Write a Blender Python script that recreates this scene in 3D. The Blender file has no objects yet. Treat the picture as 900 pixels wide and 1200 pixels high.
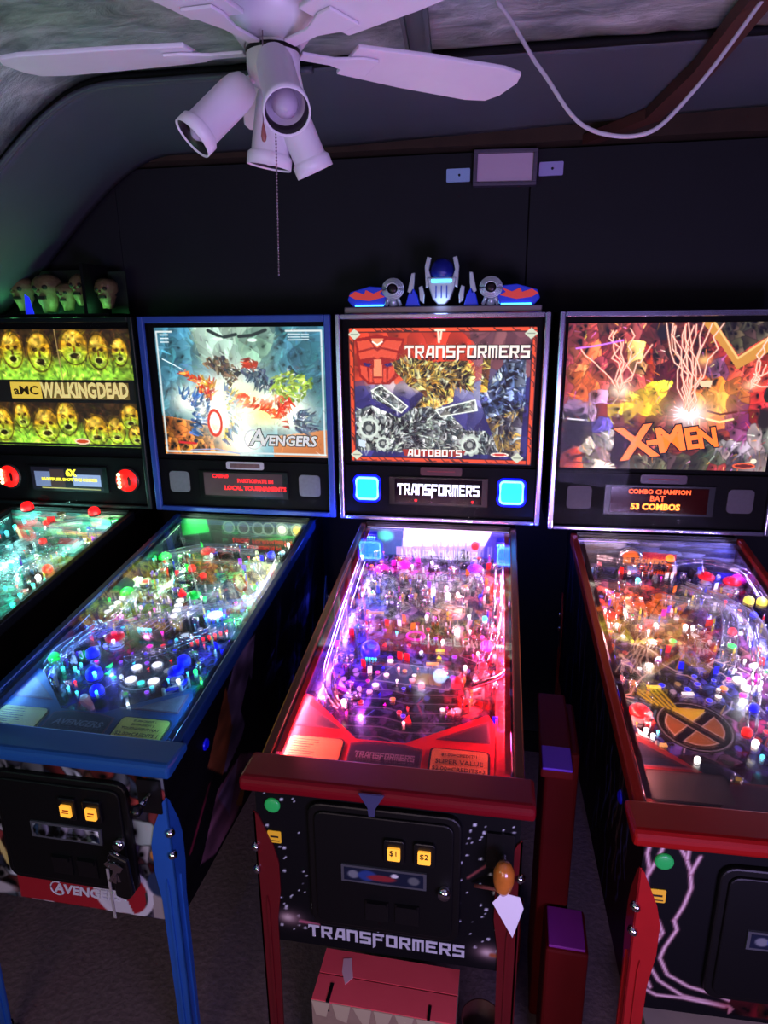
import bpy, bmesh, math, random
import numpy as np
from mathutils import Vector, Matrix

# ------------------------------------------------------------------ camera, world, lights, exposure
S = bpy.context.scene
COL = S.collection
CAM = (0.1967, -1.1245, 1.8389); YAW, PITCH, ROLL, FPX = 0.1679, 0.2776, -0.0093, 778.0
def cam_setup():
    cy, sy, cp, sp = math.cos(YAW), math.sin(YAW), math.cos(PITCH), math.sin(PITCH)
    f = Vector((-sy*cp, cy*cp, -sp)); r = Vector((cy, sy, 0)); u = r.cross(f)
    cr, sr = math.cos(ROLL), math.sin(ROLL)
    r2 = r*cr+u*sr; u2 = -r*sr+u*cr
    cd = bpy.data.cameras.new('camera'); cd.sensor_fit = 'VERTICAL'; cd.sensor_height = 24
    cd.lens = FPX/1200*24; cd.clip_start = .02; cd.clip_end = 50
    o = bpy.data.objects.new('camera', cd); COL.objects.link(o)
    o.matrix_world = Matrix(((r2.x, u2.x, -f.x, CAM[0]), (r2.y, u2.y, -f.y, CAM[1]), (r2.z, u2.z, -f.z, CAM[2]), (0, 0, 0, 1)))
    S.camera = o
cam_setup()
W = bpy.data.worlds.new('world'); S.world = W; W.use_nodes = True
W.node_tree.nodes['Background'].inputs[0].default_value = (.35, .38, .62, 1)
W.node_tree.nodes['Background'].inputs[1].default_value = .045
S.view_settings.view_transform = 'Standard'; S.view_settings.look = 'None'
S.view_settings.gamma = 1; S.view_settings.use_curve_mapping = False
S.view_settings.exposure = 0.0
def lamp(name, kind, loc, energy, col, size=.1, target=None, parent=None, sy=None, spread=None):
    l = bpy.data.lights.new(name, kind); l.energy = energy; l.color = col
    if kind == 'AREA':
        l.size = size
        if sy: l.shape = 'RECTANGLE'; l.size_y = sy
        if spread: l.spread = spread
    else: l.shadow_soft_size = size
    o = bpy.data.objects.new(name, l); COL.objects.link(o); o.location = loc
    if target is not None:
        o.rotation_euler = (Vector(target)-Vector(loc)).to_track_quat('-Z', 'Y').to_euler()
    if parent: o.parent = parent
    return o
# the arcade's other lights, behind the photographer
lamp('room_lamp', 'AREA', (.95, -1.5, 1.0), 34, (.56, .42, 1.0), .7, (.15, .35, 2.45))
lamp('room_lamp', 'AREA', (-1.3, -1.3, 1.4), 4, (.30, .85, .66), .6, (-.8, .1, 2.45))
lamp('room_lamp', 'AREA', (-.4, -2.3, 1.2), 12, (1.0, .72, .70), 1.0, (0, .3, .3))

# ------------------------------------------------------------------ materials
def lin(c):
    c = np.asarray(c, dtype=float)/255.
    return np.where(c <= .04045, c/12.92, ((c+.055)/1.055)**2.4)
def L(c): return tuple(float(v) for v in lin(c))+(1,)
MC = {}
def mat(key, col=(128, 128, 128), rough=.5, metal=0., emit=0., ecol=None, noise=.0, nscale=30., bump=0., alpha=None, attr=False, coat=0., sample=False, spec=.5):
    if key in MC: return MC[key]
    m = bpy.data.materials.new(key); m.use_nodes = True; nt = m.node_tree
    b = nt.nodes['Principled BSDF']
    b.inputs['Base Color'].default_value = L(col); b.inputs['Roughness'].default_value = rough
    b.inputs['Metallic'].default_value = metal; b.inputs['Specular IOR Level'].default_value = spec
    if coat: b.inputs['Coat Weight'].default_value = coat; b.inputs['Coat Roughness'].default_value = .08
    if attr:
        a = nt.nodes.new('ShaderNodeAttribute'); a.attribute_name = 'Col'
        if key.startswith('backlit'): b.inputs['Base Color'].default_value = (.01, .01, .01, 1)
        else: nt.links.new(a.outputs['Color'], b.inputs['Base Color'])
        if emit: nt.links.new(a.outputs['Color'], b.inputs['Emission Color'])
    elif noise or bump:
        tc = nt.nodes.new('ShaderNodeTexCoord'); n = nt.nodes.new('ShaderNodeTexNoise')
        n.inputs['Scale'].default_value = nscale; n.inputs['Detail'].default_value = 5
        nt.links.new(tc.outputs['Object'], n.inputs['Vector'])
        if noise:
            mx = nt.nodes.new('ShaderNodeMix'); mx.data_type = 'RGBA'
            c0 = [v*(1-noise) for v in L(col)[:3]]+[1]; c1 = [min(1, v*(1+noise)) for v in L(col)[:3]]+[1]
            mx.inputs[6].default_value = c0; mx.inputs[7].default_value = c1
            nt.links.new(n.outputs['Fac'], mx.inputs[0]); nt.links.new(mx.outputs[2], b.inputs['Base Color'])
        if bump:
            bp = nt.nodes.new('ShaderNodeBump'); bp.inputs['Strength'].default_value = bump; bp.inputs['Distance'].default_value = .01
            nt.links.new(n.outputs['Fac'], bp.inputs['Height']); nt.links.new(bp.outputs['Normal'], b.inputs['Normal'])
    if emit:
        if not attr: b.inputs['Emission Color'].default_value = L(ecol or col)
        b.inputs['Emission Strength'].default_value = emit
        if not sample: m.cycles.emission_sampling = 'NONE'
    if alpha is not None:
        out = nt.nodes['Material Output']; tr = nt.nodes.new('ShaderNodeBsdfTransparent'); ms = nt.nodes.new('ShaderNodeMixShader')
        ms.inputs[0].default_value = alpha
        tr.inputs[0].default_value = (1, 1, 1, 1)
        nt.links.new(tr.outputs[0], ms.inputs[1]); nt.links.new(b.outputs[0], ms.inputs[2]); nt.links.new(ms.outputs[0], out.inputs[0])
    MC[key] = m; return m
def glass_mat(key, tint=(1, 1, 1), refl=.5, rough=.02):
    if key in MC: return MC[key]
    m = bpy.data.materials.new(key); m.use_nodes = True; nt = m.node_tree; nt.nodes.remove(nt.nodes['Principled BSDF'])
    out = nt.nodes['Material Output']; tr = nt.nodes.new('ShaderNodeBsdfTransparent'); gl = nt.nodes.new('ShaderNodeBsdfGlossy')
    fr = nt.nodes.new('ShaderNodeFresnel'); fr.inputs[0].default_value = 1.45
    mu = nt.nodes.new('ShaderNodeMath'); mu.operation = 'MULTIPLY'; mu.inputs[1].default_value = refl
    ms = nt.nodes.new('ShaderNodeMixShader'); tr.inputs[0].default_value = (*tint, 1); gl.inputs['Roughness'].default_value = rough
    nt.links.new(fr.outputs[0], mu.inputs[0]); nt.links.new(mu.outputs[0], ms.inputs[0])
    nt.links.new(tr.outputs[0], ms.inputs[1]); nt.links.new(gl.outputs[0], ms.inputs[2]); nt.links.new(ms.outputs[0], out.inputs[0])
    MC[key] = m; return m
K = dict(r=(255,20,25),g=(20,230,70),b=(10,20,255),c=(60,220,255),w=(255,250,245),m=(255,30,190),p=(150,40,255),y=(245,225,60),o=(255,120,30),t=(40,235,200),k=(8,8,12),gr=(110,115,120),cr=(215,205,150),pk=(255,150,160),n=(20,30,80),dk=(30,25,40),br=(110,60,30),ro=(200,45,25),go=(190,150,80),lb=(90,140,210))
def plast(c): return mat('plastic_'+c, K[c], .3, coat=.3)
def glow(c, s=3.): return mat('glow_%s_%g' % (c, s), K[c], .4, emit=s)
CHROME = lambda: mat('chrome', (215, 215, 222), .12, 1.)
BLACK = lambda: mat('black_paint', (9, 9, 11), .35)
BLACKM = lambda: mat('black_matte', (8, 8, 11), .7, spec=.15)
CLEAR = lambda: mat('clear_plastic', (235, 235, 250), .08, alpha=.10)

# ------------------------------------------------------------------ mesh building
class MB:
    def __init__(s): s.v = []; s.f = []; s.mi = []; s.mats = []; s.sm = []
    def add(s, vs, fs, m=None, smooth=False):
        if m is None: i = 0
        else:
            if m not in s.mats: s.mats.append(m)
            i = s.mats.index(m)
        n = len(s.v); s.v += [tuple(v) for v in vs]
        for f in fs: s.f.append([a+n for a in f]); s.mi.append(i); s.sm.append(smooth)
        return s
    def box(s, x0, x1, y0, y1, z0, z1, m=None, M=None):
        vs = [Vector((x, y, z)) for z in (z0, z1) for x, y in ((x0, y0), (x1, y0), (x1, y1), (x0, y1))]
        if M: vs = [M@v for v in vs]
        return s.add(vs, [(3,2,1,0),(4,5,6,7),(0,1,5,4),(1,2,6,5),(2,3,7,6),(3,0,4,7)], m)
    def prism(s, pts, z0, z1, m=None, fn=None, M=None):
        # pts counter-clockwise in (a,b), extruded along c; fn maps (a,b,c) to a point
        fn = fn or (lambda a, b, c: (a, b, c)); n = len(pts)
        vs = [Vector(fn(a, b, z0)) for a, b in pts]+[Vector(fn(a, b, z1)) for a, b in pts]
        if M: vs = [M@v for v in vs]
        return s.add(vs, [tuple(reversed(range(n))), tuple(range(n, 2*n))]+[(i, (i+1) % n, (i+1) % n+n, i+n) for i in range(n)], m)
    def lathe(s, prof, n=20, m=None, M=None, smooth=True, cap=True):
        vs = []; fs = []
        for r, z in prof:
            for i in range(n):
                a = 2*math.pi*i/n; vs.append(Vector((r*math.cos(a), r*math.sin(a), z)))
        for k in range(len(prof)-1):
            for i in range(n):
                j = (i+1) % n; fs.append((k*n+i, k*n+j, (k+1)*n+j, (k+1)*n+i))
        if cap: fs.append(tuple(reversed(range(n)))); fs.append(tuple(range((len(prof)-1)*n, len(prof)*n)))
        if M: vs = [M@v for v in vs]
        return s.add(vs, fs, m, smooth)
    def cyl(s, p0, p1, r0, r1=None, n=14, m=None, cap=True):
        p0, p1 = Vector(p0), Vector(p1); d = p1-p0; q = d.to_track_quat('Z', 'Y').to_matrix().to_4x4()
        return s.lathe([(r0, 0), (r1 if r1 is not None else r0, d.length)], n, m, Matrix.Translation(p0)@q, True, cap)
    def tube(s, pts, r, n=8, m=None):
        pts = [Vector(p) for p in pts]; vs = []; fs = []
        up = Vector((0, 0, 1))
        for i, p in enumerate(pts):
            t = (pts[min(i+1, len(pts)-1)]-pts[max(i-1, 0)]).normalized()
            a = t.cross(up)
            if a.length < 1e-3: a = t.cross(Vector((0, 1, 0)))
            a.normalize(); b = t.cross(a)
            for k in range(n):
                th = 2*math.pi*k/n; vs.append(p+(a*math.cos(th)+b*math.sin(th))*r)
        for i in range(len(pts)-1):
            for k in range(n):
                j = (k+1) % n; fs.append((i*n+k, (i+1)*n+k, (i+1)*n+j, i*n+j))
        fs.append(tuple(range(n))); fs.append(tuple(reversed(range((len(pts)-1)*n, len(pts)*n))))
        return s.add(vs, fs, m, True)
    def ball(s, c, r, m=None, n=12, sz=1.):
        prof = [(max(1e-4, r*math.sin(math.pi*k/8)), -r*sz*math.cos(math.pi*k/8)) for k in range(9)]
        return s.lathe(prof, n, m, Matrix.Translation(c), True, False)
    def mesh(s, name, m=None):
        me = bpy.data.meshes.new(name); me.from_pydata(s.v, [], s.f)
        for x in ([m] if m else s.mats): me.materials.append(x)
        me.polygons.foreach_set('material_index', s.mi if not m else [0]*len(s.f)); me.polygons.foreach_set('use_smooth', s.sm)
        me.update(); return me
    def build(s, name, m=None, parent=None, bevel=0, loc=None):
        me = s.mesh(name, m)
        if bevel: bev(me, bevel)
        return link(name, me, parent, loc)
def bev(me, w, seg=2):
    bm = bmesh.new(); bm.from_mesh(me)
    es = [e for e in bm.edges if len(e.link_faces) == 2 and e.calc_face_angle(0) > .6]
    bmesh.ops.bevel(bm, geom=es, offset=w, segments=seg, profile=.5, affect='EDGES', clamp_overlap=True)
    bm.to_mesh(me); bm.free()
def link(name, me, parent=None, loc=None, rot=None):
    o = bpy.data.objects.new(name, me); COL.objects.link(o)
    if parent: o.parent = parent
    if loc is not None: o.location = loc
    if rot is not None: o.rotation_euler = rot
    return o
def tag(o, label, cat, group=None):
    o['label'] = label; o['category'] = cat
    if group: o['group'] = group
    return o
def struct(o): o['kind'] = 'structure'; return o
def empty(name, loc, rz=0, label=None, cat=None, group=None):
    o = bpy.data.objects.new(name, None); COL.objects.link(o); o.location = loc; o.rotation_euler = (0, 0, rz); o.empty_display_size = .1
    if label: tag(o, label, cat, group)
    return o
def smooth_path(pts, n=6):
    P = [Vector(p) for p in pts]; out = []
    for i in range(len(P)-1):
        a, b, c, d = P[max(i-1, 0)], P[i], P[i+1], P[min(i+2, len(P)-1)]
        for k in range(n):
            t = k/n; out.append(.5*((2*b)+(-a+c)*t+(2*a-5*b+4*c-d)*t*t+(-a+3*b-3*c+d)*t**3))
    out.append(P[-1]); return out
def rrect(w, h, r, n=4):
    out = []
    for cx, cy, a0 in ((w/2-r, h/2-r, 0), (-w/2+r, h/2-r, 90), (-w/2+r, -h/2+r, 180), (w/2-r, -h/2+r, 270)):
        for k in range(n+1):
            a = math.radians(a0+90*k/n); out.append((cx+r*math.cos(a), cy+r*math.sin(a)))
    return out
def text(name, s, size, m, parent, loc, rot=(math.pi/2, 0, 0), ext=.0008, off=0., sx=1., shear=0., align='CENTER'):
    cu = bpy.data.curves.new(name, 'FONT'); cu.body = s; cu.size = size; cu.extrude = ext; cu.offset = off
    cu.align_x = align; cu.align_y = 'CENTER'; cu.shear = shear; cu.resolution_u = 2
    ob = bpy.data.objects.new(name, cu); me = bpy.data.meshes.new_from_object(ob); bpy.data.objects.remove(ob)
    me.materials.clear(); me.materials.append(m); me.name = name
    o = link(name, me, parent, loc, rot); o.scale = (sx, 1, 1); return o
# angular block lettering drawn from bars (unit cell, origin bottom left)
GL = {
 'T': [[(0,.8),(1,.8),(1,1),(0,1)], [(.36,0),(.62,0),(.62,.8),(.36,.8)], [(0,.66),(.14,.8),(0,.8)]],
 'R': [[(0,0),(.26,0),(.26,1),(0,1)], [(.26,.8),(.9,.8),(1,.7),(1,1),(.26,1)], [(.74,.4),(1,.5),(1,.8),(.74,.8)], [(.26,.38),(.9,.38),(1,.52),(.26,.55)], [(.45,.38),(.7,.38),(1.02,0),(.72,0)]],
 'A': [[(0,0),(.26,0),(.55,1),(.3,1)], [(.3,.78),(1,.78),(1,1),(.3,1)], [(.74,0),(1,0),(1,.8),(.74,.8)], [(.2,.22),(.74,.22),(.74,.4),(.26,.4)]],
 'N': [[(0,0),(.26,0),(.26,.78),(0,.78)], [(0,.78),(1,.78),(.92,1),(0,1)], [(.74,0),(1,0),(1,.8),(.74,.8)]],
 'S': [[(0,.8),(1,.8),(1,1),(0,1)], [(0,.42),(.26,.42),(.26,.8),(0,.8)], [(0,.42),(1,.42),(1,.6),(0,.6)], [(.74,.2),(1,.2),(1,.42),(.74,.42)], [(0,0),(1,0),(1,.2),(0,.2)]],
 'F': [[(0,-.3),(.26,-.1),(.26,1),(0,1)], [(.26,.8),(1,.8),(1,1),(.26,1)], [(.26,.42),(.85,.42),(.85,.6),(.26,.6)]],
 'O': [[(0,0),(1,0),(1,.2),(0,.2)], [(0,.8),(1,.8),(1,1),(0,1)], [(0,.2),(.26,.2),(.26,.8),(0,.8)], [(.74,.2),(1,.2),(1,.8),(.74,.8)]],
 'M': [[(0,0),(.22,0),(.22,.78),(0,.78)], [(0,.78),(1,.78),(1,1),(0,1)], [(.4,0),(.6,0),(.6,.78),(.4,.78)], [(.78,0),(1,0),(1,.78),(.78,.78)]],
 'E': [[(0,0),(.26,0),(.26,1),(0,1)], [(.26,.8),(1,.8),(1,1),(.26,1)], [(.26,.42),(.85,.42),(.85,.6),(.26,.6)], [(.26,0),(1,0),(1,.2),(.26,.2)]],
 'U': [[(0,0),(1,0),(1,.2),(0,.2)], [(0,.2),(.26,.2),(.26,1),(0,1)], [(.74,.2),(1,.2),(1,1),(.74,1)]],
 'B': [[(0,0),(.26,0),(.26,1),(0,1)], [(.26,.8),(1,.8),(1,1),(.26,1)], [(.26,.42),(1,.42),(1,.58),(.26,.58)], [(.26,0),(1,0),(1,.2),(.26,.2)], [(.74,.2),(1,.2),(1,.42),(.74,.42)], [(.74,.58),(1,.58),(1,.8),(.74,.8)]]}
def block_text(name, s, w, h, m, parent, loc, gap=.16, ext=.001, flat=False):
    # centred on loc; stands in the local xz plane facing -y (or lies in xy when flat)
    n = len(s); cw = w/(n+gap*(n-1)); b = MB(); x = -w/2
    for i, ch in enumerate(s):
        wd = cw
        for q, poly in enumerate(GL[ch]):
            e = ext+.00005*q+.00002*(i % 2)
            pts = [(x+a*wd, -h/2+c*h-(h*.28 if (i == 0 and ch == 'T' and 0 < c < .01) else 0)) for a, c in poly]
            if flat: b.prism(pts, 0, e)
            else: b.prism(pts, 0, e, fn=lambda a, c, d: (a, -d, c))
        x += cw*(1+gap)
    return b.build(name, m, parent, loc=loc)

# ------------------------------------------------------------------ painted print as coloured mesh
class Cv:
    def __init__(s, x0, x1, y0, y1, nx, ny, base):
        s.X, s.Y = np.meshgrid(np.linspace(x0, x1, nx), np.linspace(y0, y1, ny)); s.nx, s.ny = nx, ny
        s.b = (x0, x1, y0, y1); s.A = np.ones((ny, nx, 3))*np.array(base, float); s.px = (x1-x0)/nx
    def mix(s, al, col): s.A = s.A*(1-al[..., None])+np.array(col, float)*al[..., None]
    def ell(s, cx, cy, rx, ry, col, soft=.3, a=1., rot=0.):
        c, q = math.cos(rot), math.sin(rot); dx, dy = s.X-cx, s.Y-cy
        d = np.sqrt(((dx*c+dy*q)/rx)**2+((-dx*q+dy*c)/ry)**2)
        s.mix(np.clip((1+soft*.5-d)/max(soft, 1e-3), 0, 1)*a, col); return s
    def ring(s, cx, cy, rx, ry, w, col, a=1., rot=0.):
        c, q = math.cos(rot), math.sin(rot); dx, dy = s.X-cx, s.Y-cy
        d = (np.sqrt(((dx*c+dy*q)/rx)**2+((-dx*q+dy*c)/ry)**2)-1)*min(rx, ry)
        s.mix(np.clip((w/2-abs(d))/s.px+.5, 0, 1)*a, col); return s
    def glow(s, cx, cy, rx, ry, col, a=1.):
        s.mix(np.exp(-(((s.X-cx)/rx)**2+((s.Y-cy)/ry)**2))*a, col); return s
    def mask(s, pts):
        ins = np.zeros(s.X.shape, bool); n = len(pts)
        for i in range(n):
            x0, y0 = pts[i]; x1, y1 = pts[(i+1) % n]
            if y0 == y1: continue
            ins ^= ((y0 > s.Y) != (y1 > s.Y)) & (s.X < (x1-x0)*(s.Y-y0)/(y1-y0)+x0)
        return ins
    def poly(s, pts, col, a=1.): s.mix(s.mask(pts).astype(float)*a, col); return s
    def line(s, pts, w, col, a=1.):
        D = np.full(s.X.shape, 1e9)
        for (x0, y0), (x1, y1) in zip(pts[:-1], pts[1:]):
            dx, dy = x1-x0, y1-y0; t = np.clip(((s.X-x0)*dx+(s.Y-y0)*dy)/(dx*dx+dy*dy+1e-12), 0, 1)
            D = np.minimum(D, np.hypot(s.X-x0-t*dx, s.Y-y0-t*dy))
        s.mix(np.clip((w/2-D)/s.px+.5, 0, 1)*a, col); return s
    def noise(s, cell, seed):
        r = np.random.RandomState(seed); x0, x1, y0, y1 = s.b
        gx, gy = int((x1-x0)/cell)+3, int((y1-y0)/cell)+3; g = r.rand(gy, gx)
        u = (s.X-x0)/cell; v = (s.Y-y0)/cell; i = u.astype(int); j = v.astype(int); u = u-i; v = v-j
        u = u*u*(3-2*u); v = v*v*(3-2*v)
        return g[j, i]*(1-u)*(1-v)+g[j, i+1]*u*(1-v)+g[j+1, i]*(1-u)*v+g[j+1, i+1]*u*v
    def facets(s, n, seed, jit=.4, edge=.25, mask=None, pal=None, a=1., sx=1., sy=1.):
        r = np.random.RandomState(seed)
        if mask is not None:
            jj, ii = np.nonzero(mask)
            if len(jj) < n: return s
            k = r.choice(len(jj), n, replace=False); jj, ii = jj[k], ii[k]
        else: jj = r.randint(0, s.ny, n); ii = r.randint(0, s.nx, n)
        th = s.noise(s.px*14, seed+5)*s.px*9; th2 = s.noise(s.px*11, seed+6)*s.px*9
        XX, YY = (s.X+th)*sx, (s.Y+th2)*sy
        d1 = np.full(s.X.shape, 1e9); d2 = d1.copy(); k1 = np.zeros(s.X.shape, int)
        for q, (j, i) in enumerate(zip(jj, ii)):
            d = np.hypot(XX-s.X[j, i]*sx, YY-s.Y[j, i]*sy)
            c = d < d1; d2 = np.where(c, d1, np.minimum(d2, d)); k1 = np.where(c, q, k1); d1 = np.where(c, d, d1)
        if pal is not None: base = np.array(pal, float)[r.randint(0, len(pal), n)]
        else: base = s.A[jj, ii]
        base = np.clip(base*(1+jit*(r.rand(n, 1)*2-1))+jit*40*(r.rand(n, 3)-.5), 0, 255)
        out = base[k1]
        # a light side and a dark side inside each facet
        dx = (s.X-s.X[jj, ii][k1])/(d1+1e-6); out = out*(1+.25*dx[..., None])
        e = np.clip((d2-d1)/(s.px*2.2), 0, 1)[..., None]; out = out*(1-edge*(1-e))
        al = (mask.astype(float) if mask is not None else np.ones(s.X.shape))[..., None]*a
        s.A = s.A*(1-al)+np.clip(out, 0, 255)*al; return s
    def strokes(s, n, l, w, seed, jit=.4, mask=None, pal=None, a=.8, flow=0.):
        # short curved brush strokes in the colours already there (or in pal)
        r = np.random.RandomState(seed); x0, x1, y0, y1 = s.b; th = s.noise((x1-x0)/5, seed+1)*6.3+flow
        if mask is not None: J, I2 = np.nonzero(mask)
        for k in range(n):
            if mask is not None:
                if not len(J): return s
                q = r.randint(len(J)); j, i = J[q], I2[q]
            else: j, i = r.randint(s.ny), r.randint(s.nx)
            x, y = s.X[j, i], s.Y[j, i]; t = th[j, i]+r.uniform(-.5, .5); ll = l*r.uniform(.5, 1.3); c = np.array(pal[r.randint(len(pal))], float) if pal is not None else s.A[j, i].copy()
            c = np.clip(c*(1+jit*r.uniform(-1, 1.1))+jit*26*r.uniform(-1, 1, 3), 0, 255)
            xe, ye = x+ll*math.cos(t), y+ll*math.sin(t); R = ll+w*2
            jj = slice(max(0, j-int(R/(y1-y0)*s.ny)-1), j+int(R/(y1-y0)*s.ny)+2); ii = slice(max(0, i-int(R/(x1-x0)*s.nx)-1), i+int(R/(x1-x0)*s.nx)+2)
            X, Y = s.X[jj, ii], s.Y[jj, ii]; dx, dy = xe-x, ye-y; u = np.clip(((X-x)*dx+(Y-y)*dy)/(dx*dx+dy*dy+1e-12), 0, 1)
            D = np.hypot(X-x-u*dx, Y-y-u*dy); al = (np.clip((w*(1-.7*u)/2-D)/s.px+.5, 0, 1)*a)[..., None]
            s.A[jj, ii] = s.A[jj, ii]*(1-al)+c*al
        return s
    def at(s, x, y):
        x0, x1, y0, y1 = s.b
        i = min(s.nx-1, max(0, int((x-x0)/(x1-x0)*s.nx))); j = min(s.ny-1, max(0, int((y-y0)/(y1-y0)*s.ny)))
        return s.A[j, i]
    def obj(s, name, fn, m, parent, thick=.002, back=(0, 0, 0)):
        nx, ny = s.nx, s.ny; P = np.stack(fn(s.X, s.Y), -1).reshape(-1, 3)
        i = np.arange(nx*ny).reshape(ny, nx)
        q = np.stack([i[:-1, :-1], i[:-1, 1:], i[1:, 1:], i[1:, :-1]], -1).reshape(-1, 4)
        me = bpy.data.meshes.new(name)
        # thin slab: a back sheet of one quad plus four rim strips is enough to give it body
        cor = [i[0, 0], i[0, -1], i[-1, -1], i[-1, 0]]; bk = np.array(back, float)*thick
        P2 = np.concatenate([P, P[cor]+bk]); n0 = nx*ny
        rim = [[n0+3, n0+2, n0+1, n0]]+[[cor[(k+1) % 4], cor[k], n0+k, n0+(k+1) % 4] for k in range(4)]
        F = np.concatenate([q, np.array(rim)])
        me.vertices.add(len(P2)); me.vertices.foreach_set('co', P2.ravel())
        me.loops.add(F.size); me.loops.foreach_set('vertex_index', F.ravel().astype(np.int32))
        me.polygons.add(len(F)); me.polygons.foreach_set('loop_start', np.arange(0, F.size, 4, dtype=np.int32)); me.polygons.foreach_set('loop_total', np.full(len(F), 4, np.int32))
        me.update(calc_edges=True); me.validate()
        c = np.ones((len(P2), 4)); c[:n0, :3] = lin(np.clip(s.A, 0, 255)).reshape(-1, 3); c[n0:, :3] = .01
        ca = me.color_attributes.new('Col', 'FLOAT_COLOR', 'POINT'); ca.data.foreach_set('color', c.ravel().astype(np.float32))
        me.materials.append(m); return link(name, me, parent)
LG = 1.6   # overall strength of the lamps and added side fills inside the machines
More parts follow.
